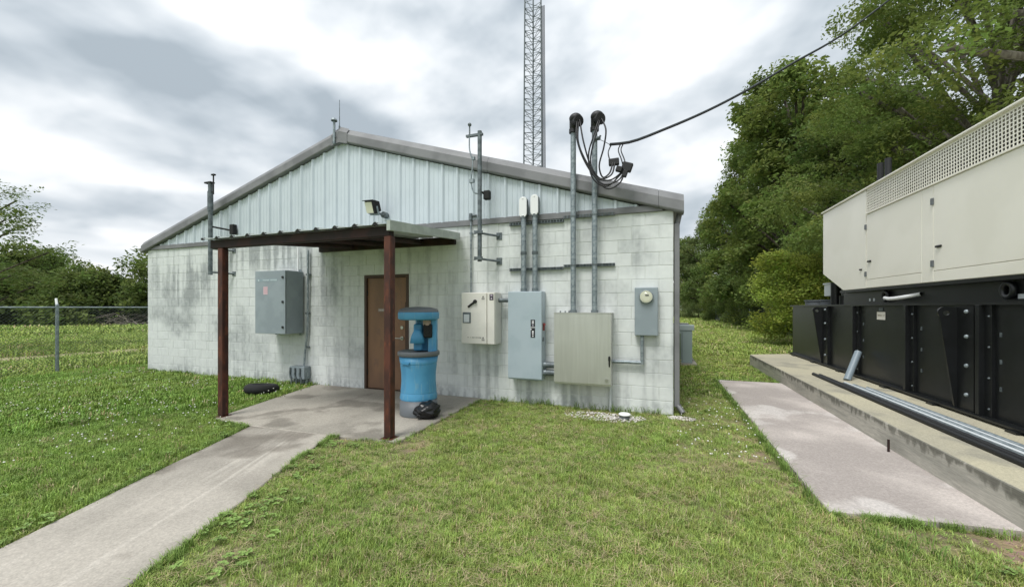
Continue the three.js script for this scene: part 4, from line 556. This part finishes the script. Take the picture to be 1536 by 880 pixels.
// ================================================================== TREES
const leafClump = (n, seed, size, flat = 1) => { const r = rng(seed), p = []; for (let i = 0; i < n; i++) { const a = r() * 6.28, u = r() * 2 - 1, d = 0.5 * Math.cbrt(r()), q = Math.sqrt(1 - u * u), c = V(d * q * Math.cos(a), d * u * flat, d * q * Math.sin(a)); const e = new THREE.Euler((r() - 0.5) * 2.2, r() * 6.28, (r() - 0.5) * 2.2), s = size * (0.6 + 0.8 * r()); const f = (x, y, z) => V(x * s, y * s, z * s).applyEuler(e).add(c).toArray(); const A = f(-0.5, 0, 0), B = f(0, 0.05, 0.27), C = f(0.55, -0.06, 0), D = f(0, 0.05, -0.27); p.push(...A, ...B, ...C, ...A, ...C, ...D); } const g = new THREE.BufferGeometry(); g.setAttribute('position', new THREE.Float32BufferAttribute(p, 3)); g.computeVertexNormals(); g.setAttribute('uv', new THREE.Float32BufferAttribute(new Float32Array(p.length / 3 * 2), 2)); return g; };
const clumps = { broad: leafClump(46, 1, 0.2), fine: leafClump(70, 2, 0.13), near: leafClump(60, 3, 0.12, 0.6), wisp: leafClump(26, 4, 0.13, 0.5) };
const tints = { deep: [0.128, 0.188, 0.05], mid: [0.16, 0.225, 0.056], light: [0.32, 0.41, 0.08], grey: [0.15, 0.205, 0.072], olive: [0.13, 0.165, 0.055] };
function tree(name, lab, group, [x, z], o) {
  const r = rng(o.seed), t = thing(name, lab, o.cat ?? 'tree', [x, 0, z], group), H = o.h, wood = [], limbs = [], lobes = [];
  const lean = V((r() - 0.5) * 0.08 * H, 0, (r() - 0.5) * 0.08 * H).add(o.lean ?? V());
  const spine = (s) => V(lean.x * s * s + 0.03 * H * Math.sin(s * 5 + o.seed) * 0.3, H * 0.82 * s, lean.z * s * s), R = o.trunk ?? H * 0.018;
  for (let i = 0; i < 7; i++) wood.push(rod(spine(i / 7), spine((i + 1) / 7 + 0.004), R * (1.1 - i / 7), 9, R * (1.1 - (i + 1) / 7)));
  wood.push(rod(V(0, -0.25, 0), V(0, 0.5, 0), R * 1.7, 10, R * 1.05));
  const nl = o.lobes ?? 14;
  for (let i = 0; i < nl; i++) {
    const s = lerp(o.from ?? 0.35, 1, (i + r() * 0.8) / nl), a = i * 2.4 + r() * 1.2, spread = o.r * (o.shape ? o.shape(s) : Math.sin(Math.PI * clamp((s - 0.18) / 0.9)) * 0.75 + 0.12) * (0.55 + 0.55 * r());
    const root = spine(clamp(s - 0.22, 0.12, 0.92)), c = V(spine(s).x + Math.cos(a) * spread, H * s * 0.97, spine(s).z + Math.sin(a) * spread); lobes.push([c, o.r * (o.lobe ?? 1) * (0.26 + 0.2 * r())]);
    const mid = root.clone().lerp(c, 0.55).add(V(0, 0.05 * H * r(), 0)); limbs.push(tube([root, mid, c], R * 0.26, 8, 5));
  }
  mesh('trunk', wood, o.bark ?? bark, t); mesh('limbs', limbs, o.bark ?? bark, t);
  const N = o.n ?? 700, im = new THREE.InstancedMesh(clumps[o.clump ?? 'broad'], leafMat, N), m4 = new THREE.Matrix4(), q = new THREE.Quaternion(), c = new THREE.Color(), base = tints[o.tint ?? 'mid'];
  for (let i = 0; i < N; i++) {
    const [lc, lr] = lobes[Math.floor(r() * lobes.length)], a = r() * 6.28, u = r() * 2 - 1, d = lr * (0.45 + 0.62 * Math.pow(r(), 0.55)), w = Math.sqrt(1 - u * u), s = (o.scale ?? 1.3) * (0.55 + 0.8 * r());
    m4.compose(V(lc.x + d * w * Math.cos(a) * 1.15, Math.max(0.2, lc.y + d * u * 0.72), lc.z + d * w * Math.sin(a) * 1.15), q.setFromEuler(new THREE.Euler((r() - 0.5) * 0.8, r() * 6.28, (r() - 0.5) * 0.8)), V(s, s * 0.75, s)); im.setMatrixAt(i, m4);
    const k = 0.72 + 0.56 * r(), y = 0.9 + 0.3 * r(); im.setColorAt(i, c.setRGB(base[0] * k * y, base[1] * k, base[2] * k * 0.95));
  }
  im.name = 'crown'; im.castShadow = im.receiveShadow = true; im.userData.kind = 'stuff'; t.add(im); return t;
}
const WOODS = 'trees of the wood beyond the generator';
// [x, z, height, radius, tint, clump, n, scale]
const wood = [
  [8.8, -46, 18.5, 4.0, 'mid'], [9.8, -38, 20, 4.4, 'deep'], [9.0, -31, 17.5, 4.0, 'mid'], [10.8, -27, 13, 4.2, 'deep'], [9.0, -58, 17, 4.5, 'deep'], [13, -50, 19, 5, 'grey'], [7.6, -70, 15.5, 4.2, 'grey'], [3, -76, 13, 5, 'deep'], [12, -64, 17, 5, 'mid'],
  [13.5, -33, 14, 4.6, 'grey'], [12.0, -21.5, 8.5, 3.4, 'mid'], [15.5, -26, 9, 4, 'deep'], [17, -15, 7, 3.6, 'deep'], [20, -21, 9, 4, 'mid'], [17, -40, 17, 5.5, 'deep'], [-3, -82, 12, 5, 'grey'], [6, -84, 15, 5, 'deep'], [19, -9, 6.5, 3.4, 'mid'],
];
wood.forEach(([x, z, h, r, tint], i) => tree('woodland_tree', `${{ mid: 'tall mid-green', deep: 'tall deep green', grey: 'tall grey-green' }[tint]} tree in the wood beyond the generator`, WOODS, [x, z], { seed: 200 + i * 7, h, r, tint, n: z > -40 ? 900 : 640, scale: 1.45, clump: 'broad', lobe: 0.66, lobes: 34, from: 0.14, shape: (s) => 1.0 - 0.62 * Math.pow(s, 2.4) + 0.18 * Math.sin(s * 13 + i) }));
const under = [[7.9, -24, 5.2, 2.2, 'deep'], [8.0, -28, 4.5, 2, 'mid'], [7.9, -33, 5, 2.2, 'deep'], [7.8, -38, 4.6, 2.2, 'mid'], [8, -43, 5, 2.4, 'deep'], [7.6, -49, 4.8, 2.4, 'deep'], [7.4, -55, 4.4, 2.4, 'mid'], [7.0, -61, 5, 2.6, 'grey'], [6, -66, 5, 2.8, 'grey'], [8.4, -19.6, 4.4, 1.9, 'olive'], [9.6, -17, 4.2, 1.9, 'mid'], [3.2, -70, 5, 3, 'grey']];
under.forEach(([x, z, h, r, tint], i) => tree('undergrowth_bush', `${{ mid: 'fresh green', deep: 'deep green', grey: 'grey-green', olive: 'olive green' }[tint]} tangled bush pressed against the overgrown fence`, 'bushes along the overgrown fence', [x, z], { cat: 'bush', seed: 700 + i * 5, h, r, tint, n: 420, scale: 0.85, clump: 'fine', lobes: 14, from: 0.08, trunk: 0.07, shape: (s) => 0.9 - 0.5 * s * s }));
tree('bright_bush', 'bright yellow-green bush standing beyond the far end of the generator', undefined, [5.75, -20.4], { cat: 'bush', seed: 911, h: 4.0, r: 1.6, tint: 'light', n: 520, scale: 0.8, clump: 'fine', lobes: 15, from: 0.15, trunk: 0.08, shape: (s) => 0.85 - 0.45 * s * s });
{   // bare gnarled trunk by the fence
  const p = onY(1150, 494), t = thing('dead_trunk', 'gnarled bare grey trunk leaning at the overgrown fence', 'trunk', [p.x, 0, p.z]); mesh('stem', [tube([V(0, -0.1, 0), V(-0.4, 1.2, 0), V(-0.7, 2.6, 0.2), V(-0.5, 4.6, 0)], 0.22, 20, 8), tube([V(0.2, -0.1, 0), V(0.1, 1.0, 0), V(-0.6, 2.2, 0), V(-1.2, 3.6, 0.2)], 0.16, 20, 8), tube([V(-0.5, -0.1, 0), V(-0.7, 1.3, 0), V(-0.4, 2.8, 0)], 0.1, 16, 6)], barkPale, t);
}
// overhanging tree behind the generator: long pale limbs with sprays of small leaves
tree('overhanging_tree', 'large tree with long pale limbs spreading over the generator', undefined, [11.5, -9.5], { seed: 77, h: 15, r: 6.4, tint: 'mid', n: 1700, scale: 0.85, lobe: 0.48, clump: 'near', lobes: 46, from: 0.34, trunk: 0.3, bark: barkPale, shape: (s) => 1.05 - 0.5 * s * s });
tree('overhanging_tree', 'tall broad tree rising behind the generator exhaust pipes', undefined, [10.2, -17.5], { seed: 82, h: 15, r: 6, tint: 'mid', n: 2900, scale: 0.9, lobe: 0.5, clump: 'near', lobes: 56, bark: barkPale, from: 0.25, trunk: 0.28, shape: (s) => 1.0 - 0.5 * s * s });
// treeline across the field
const LINE = 'trees along the far side of the field';
[[-62, -20, 9, 5], [-57, -25, 8.5, 4.6], [-52, -30, 10, 5], [-48, -35, 9.5, 4.8], [-44, -40, 10.5, 5], [-40, -44, 9, 4.5], [-37, -49, 10, 5], [-33, -53, 8, 4.4], [-29, -56, 8.5, 4.6], [-25, -60, 9, 5], [-66, -14, 10, 5], [-55, -38, 12, 5.5], [-45, -50, 12, 5.5], [-36, -58, 11, 5], [-70, -26, 12, 5.5]].forEach(([x, z, h, r], i) => tree('field_tree', i % 3 ? 'green bushy tree in the treeline across the field' : 'grey-green bushy tree in the treeline across the field', LINE, [x * 0.86, z * 0.86], { seed: 1300 + i * 9, h: h * (0.5 + 0.16 * hash(i, 3, 9)), r: r * 0.8, tint: i % 3 ? 'deep' : 'grey', n: 520, scale: 1.7, clump: 'broad', lobes: 15, from: 0.1, shape: (s) => 0.95 - 0.55 * s * s }));
tree('field_edge_tree', 'nearer tree reaching loose bare-tipped branches over the fence', undefined, [-23.2, -6.5], { seed: 1717, h: 6.2, r: 2.8, tint: 'deep', n: 460, scale: 0.75, lobe: 0.7, clump: 'wisp', lobes: 17, from: 0.32, shape: (s) => 1.1 - 0.5 * s * s });
{   // brush pile
  const p = onY(178, 488), t = thing('brush_pile', 'low pile of grey cut branches in front of the treeline', 'brush pile', [p.x, 0, p.z]), r = rng(31), L = []; for (let i = 0; i < 90; i++) { const a = r() * 6.28, x = (r() - 0.5) * 7, z = (r() - 0.5) * 2.5, y = (1 - Math.abs(x) / 4) * 1.6 * r(), l = 1 + r() * 1.6; L.push(rod(V(x - Math.cos(a) * l / 2, Math.max(0, y - 0.3), z - Math.sin(a) * l / 2), V(x + Math.cos(a) * l / 2, y + 0.4 * r(), z + Math.sin(a) * l / 2), 0.04 + 0.05 * r(), 5, 0.02)); } mesh('branches', L, barkPale, t);
}
// ================================================================== GRASS
{
  const blades = (n, seed, h, w, spread) => { const r = rng(seed), p = [], nr = []; for (let i = 0; i < n; i++) { const a = r() * 6.28, d = spread * Math.sqrt(r()), b = V(d * Math.cos(a), -0.012, d * Math.sin(a)), l = h * (0.5 + 0.7 * r()), dir = r() * 6.28, le = l * (0.15 + 0.75 * r()), s = V(Math.cos(dir + 1.57), 0, Math.sin(dir + 1.57)).multiplyScalar(w * (0.6 + 0.6 * r())), m = b.clone().add(V(Math.cos(dir) * le * 0.35, l * 0.62, Math.sin(dir) * le * 0.35)), e = b.clone().add(V(Math.cos(dir) * le, l * (0.95 - 0.25 * r()), Math.sin(dir) * le)); const q = (v) => p.push(v.x, v.y, v.z); const b1 = b.clone().sub(s), b2 = b.clone().add(s), m1 = m.clone().addScaledVector(s, -0.75), m2 = m.clone().addScaledVector(s, 0.75); [b1, b2, m2, b1, m2, m1, m1, m2, e].forEach(q); } const g = new THREE.BufferGeometry(); g.setAttribute('position', new THREE.Float32BufferAttribute(p, 3)); g.computeVertexNormals(); g.setAttribute('uv', new THREE.Float32BufferAttribute(new Float32Array(p.length / 3 * 2), 2)); return g; };
  const solid = (x, z, m = 0) => (x > HOUSE.x0 - m && x < HOUSE.x1 + m && z < WALL + 0.01 + m && z > HOUSE.z1) || inside(patioPoly, x, z) || inside(pathPoly, x, z) || inside(slabPoly, x, z) || (x > 2.43 && x < 7.2 && z > -13.4 && z < 0.5 && inside(padPoly, x, z)) || (x > 0.1 && x < 1.05 && z < -11.8 && z > -13.5) || Math.hypot(x + 6.95, z + 5.45) < 0.26;
  const track = (() => { const a = onY(-60, 545), b = onY(240, 523); return (x, z) => { const ux = b.x - a.x, uz = b.z - a.z, t = ((x - a.x) * ux + (z - a.z) * uz) / (ux * ux + uz * uz); return Math.hypot(a.x + ux * t - x, a.z + uz * t - z); }; })();
  const r = rng(4242), m4 = new THREE.Matrix4(), q = new THREE.Quaternion(), c = new THREE.Color(), up = V(0, 1, 0);
  const bands = [[0.7, 4.2, 2000, blades(9, 1, 0.05, 0.0022, 0.032), 1], [4.2, 8, 800, blades(10, 2, 0.055, 0.003, 0.045), 1], [8, 15, 330, blades(12, 3, 0.065, 0.0055, 0.09), 1.1], [15, 34, 55, blades(14, 4, 0.08, 0.012, 0.22), 1.3], [34, 85, 9, blades(16, 5, 0.1, 0.03, 0.6), 1.5]];
  bands.forEach(([d0, d1, dens, geo, sc]) => {
    const A = 1.22, n = Math.floor(A * (d1 * d1 - d0 * d0) * dens), mats = [], cols = [];
    for (let i = 0; i < n; i++) {
      const d = Math.sqrt(lerp(d0 * d0, d1 * d1, r())), a = YAW + (r() * 2 - 1) * A, x = -Math.sin(a) * d, z = -Math.cos(a) * d, k = r(), k2 = r(), k3 = r(), k4 = r(), k5 = r();
      if (solid(x, z)) continue; const b = bare(x, z); if (k < b * 0.92) continue; const tr = d > 8 && x < -14 ? track(x, z) : 9; if (tr < 0.55 + 0.3 * k2 || (tr < 1.2 && k < 0.5)) continue;
      const left = x < -5.2 || (x < -4.2 && z > -3.6) ? 1 : 0, patch = fbm(x * 0.55, z * 0.55, 4, 17), fineP = fbm(x * 2.2, z * 2.2, 3, 18), h = sc * (0.5 + 0.75 * k3 + (k5 > 0.93 ? 0.7 : 0)) * (0.45 + 1.15 * fineP) * (left ? 1.35 : 0.95) * (1 - 0.4 * b);
      m4.compose(V(x, 0, z), q.setFromAxisAngle(up, k2 * 6.28), V(sc * (0.85 + 0.3 * k4), h, sc * (0.85 + 0.3 * k4))); mats.push(...m4.elements);
      const lush = clamp(left * 0.55 + sstep(0.42, 0.66, patch) * 0.5), field = x < -13.5 ? 0.9 : sstep(-9.5, -11.5, z) * sstep(0.2, 0.6, x), yel = mixc(mixc([0.265, 0.355, 0.08], [0.195, 0.32, 0.055], lush), [0.31, 0.405, 0.09], field * 0.8), dry = k4 > 0.88 + 0.08 * left ? [0.42, 0.36, 0.2] : yel, v = (0.6 + 0.7 * k5) * (0.8 + 0.45 * fbm(x * 5, z * 5, 2, 19)); cols.push(dry[0] * v * (0.9 + 0.25 * k2), dry[1] * v, dry[2] * v);
    }
    const N = mats.length / 16, im = new THREE.InstancedMesh(geo, grassMat, N); im.instanceMatrix.array.set(mats); for (let i = 0; i < N; i++) im.setColorAt(i, c.setRGB(cols[i * 3], cols[i * 3 + 1], cols[i * 3 + 2]));
    im.name = numbered('grass'); im.userData = { kind: 'stuff', label: 'mown green grass of the yard and field', category: 'grass', group: 'grass' }; im.castShadow = im.receiveShadow = true; scene.add(im);
  });
  // clover: low round leaves at the path edge and over the left lawn, with white flower heads
  const lf = []; for (let i = 0; i < 7; i++) { const a = i * 2.4, d = 0.012 + 0.026 * ((i * 0.37) % 1), y = 0.03 + 0.025 * ((i * 0.61) % 1); for (let k = 0; k < 3; k++) { const g = new THREE.CircleGeometry(0.0095, 6).rotateX(-Math.PI / 2 + 0.25).translate(0.009, 0, 0).rotateY(k * 2.09 + a); g.translate(d * Math.cos(a), y, d * Math.sin(a)); lf.push(g); } }
  const leafGeo = join(lf), fl = join([new THREE.IcosahedronGeometry(0.0095, 1).scale(1, 0.85, 1).translate(0, 0.095, 0)]);
  const place = (geo, mat, name, lab, cat, n, pick, col) => { const mats = [], cols = []; for (let i = 0; i < n; i++) { const p = pick(); if (!p || solid(p[0], p[1])) continue; const s = 0.55 + 0.6 * r(); m4.compose(V(p[0], 0, p[1]), q.setFromAxisAngle(up, r() * 6.28), V(s, 0.75 + 0.5 * r(), s)); mats.push(...m4.elements); cols.push(col()); } const im = new THREE.InstancedMesh(geo, mat, cols.length); im.instanceMatrix.array.set(mats); cols.forEach((k, i) => im.setColorAt(i, k)); im.name = name; im.userData = { kind: 'stuff', label: lab, category: cat }; im.castShadow = im.receiveShadow = true; scene.add(im); };
  const green = () => { const v = 0.75 + 0.5 * r(); return new THREE.Color().setRGB(0.18 * v, 0.285 * v, 0.065 * v); };
  place(leafGeo, grassMat, 'clover', 'low round-leaved clover growing through the grass', 'clover', 600, () => { const k = r(); if (k < 0.3) { const t = r(), x = lerp(-2.85, -3.74, t), z = lerp(-1.42, -3.85, t), o = Math.abs(r() + r() - 1) * 0.7; return fbm(x * 3 + o * 5, z * 3, 3, 57) > 0.46 + 0.22 * r() ? [x + o, z + o * 0.3] : null; } if (k < 0.42) { const t = r(), x = lerp(-4.07, -5.12, t), z = lerp(-1.33, -3.84, t), o = -Math.abs(r() + r() - 1) * 0.4; return fbm(x * 3 + o * 5, z * 3, 3, 58) > 0.46 + 0.2 * r() ? [x + o, z] : null; } if (k < 0.5) { const a = r(), x = 1.3 + 2.2 * r(), z = -3.55 + 0.75 * a; return fbm(x * 3, z * 3, 3, 59) > 0.5 ? [x, z] : null; } const x = lerp(-12, 1.2, r()), z = lerp(-9, -1.2, r()); return fbm(x * 0.9, z * 0.9, 3, 55) > (x < -5 ? 0.44 : 0.58) ? [x, z] : null; }, green);
  place(fl, std(0xffffff, 0.8), 'clover_flowers', 'scattered white clover flower heads in the grass', 'flowers', 950, () => { const x = lerp(-12, -4.2, r()), z = lerp(-6.4, -1.4, r()); if (r() < 0.08) return [lerp(0.2, 1.2, r()), lerp(-7.2, -4.5, r())]; return fbm(x * 0.8, z * 0.8, 3, 56) > 0.5 - 0.12 * r() ? [x, z] : null; }, () => new THREE.Color().setRGB(0.72, 0.72, 0.66));
  const straw = (() => { const g = new THREE.BufferGeometry(); const p = []; for (let i = 0; i < 5; i++) { const a = i * 1.9, x = 0.02 * Math.cos(i * 2.7), z = 0.02 * Math.sin(i * 2.7), l = 0.03 + 0.008 * i, w = 0.0014, c = Math.cos(a), d = Math.sin(a), y = 0.014 + 0.004 * i; p.push(x - c * l - d * w, y, z - d * l + c * w, x - c * l + d * w, y, z - d * l - c * w, x + c * l, y + 0.012, z + d * l); } g.setAttribute('position', new THREE.Float32BufferAttribute(p, 3)); g.computeVertexNormals(); return norm(g); })();
  place(straw, grassMat, 'thatch', 'dry straw-coloured clippings lying through the mown grass', 'thatch', 10000, () => { const a = YAW + (r() * 2 - 1) * 1.1, d = Math.sqrt(lerp(1, 49, r())), x = -Math.sin(a) * d, z = -Math.cos(a) * d; return x > -4.6 && fbm(x * 1.6, z * 1.6, 3, 71) > 0.46 + 0.1 * r() ? [x, z] : null; }, () => { const v = 0.7 + 0.6 * r(); return new THREE.Color().setRGB(0.4 * v, 0.33 * v, 0.19 * v); });
  // taller weeds along the wall foot and concrete edges
  const wg = blades(7, 9, 0.16, 0.0035, 0.03);
  place(wg, grassMat, 'weeds', 'taller grass weeds along the wall foot and slab edges', 'weeds', 750, () => { const k = r(); if (k < 0.55) { const x = lerp(-12, 0.2, r()); return x > -6.6 && x < -2.8 ? null : fbm(x * 2.2, 3, 3, 66) > 0.45 ? [x, WALL + 0.03 + r() * 0.08] : null; } if (k < 0.75) return [1.22 - 0.06 * r(), lerp(-9.6, -3.8, r())]; if (k < 0.9) { const x = lerp(1.3, 3.4, r()); return fbm(x * 4, 1, 2, 67) > 0.5 ? [x, -3.5 + 0.4 * r()] : null; } return [lerp(0.3, 1.2, r()), lerp(-12, -10.5, r())]; }, () => { const v = 0.7 + 0.6 * r(); return new THREE.Color().setRGB(0.14 * v, 0.23 * v, 0.045 * v); });
  // ragged grass leaning over the concrete edges
  const eg = blades(8, 12, 0.075, 0.003, 0.03), edges = [[-2.85, -1.42, -3.22, -2.4], [-3.22, -2.4, -3.56, -3.16], [-3.56, -3.16, -3.78, -3.9], [-3.78, -3.86, -2.84, -3.94], [-2.84, -3.94, -2.84, -6.3], [-4.07, -1.33, -4.62, -2.62], [-4.62, -2.62, -5.12, -3.85], [-5.12, -3.82, -5.95, -3.9], [-5.95, -3.9, -6.6, -6.3], [1.24, -9.66, 1.24, -3.72], [1.24, -3.72, 1.8, -3.79], [1.8, -3.79, 3.4, -3.7], [2.42, -12.6, 2.42, -9.7], [1.24, -9.67, 2.42, -9.7]];
  place(eg, grassMat, 'edge_grass', 'ragged grass leaning over the edges of the concrete', 'grass', 2800, () => { const [x0, z0, x1, z1] = edges[Math.floor(r() * edges.length)], t = r(), L = Math.hypot(x1 - x0, z1 - z0), x = lerp(x0, x1, t), z = lerp(z0, z1, t), o = (r() + r() - 0.75) * 0.06, nx = (z1 - z0) / L, nz = -(x1 - x0) / L; if (fbm(x * 4, z * 4, 3, 73) < 0.46) return null; const k = solid(x + nx * 0.02, z + nz * 0.02) ? -1 : 1; return [x + nx * (0.005 + Math.abs(o)) * k, z + nz * (0.005 + Math.abs(o)) * k]; }, () => { const v = 0.65 + 0.6 * r(); return new THREE.Color().setRGB(0.19 * v, 0.3 * v, 0.06 * v); });
}
renderer.render(scene, camera);
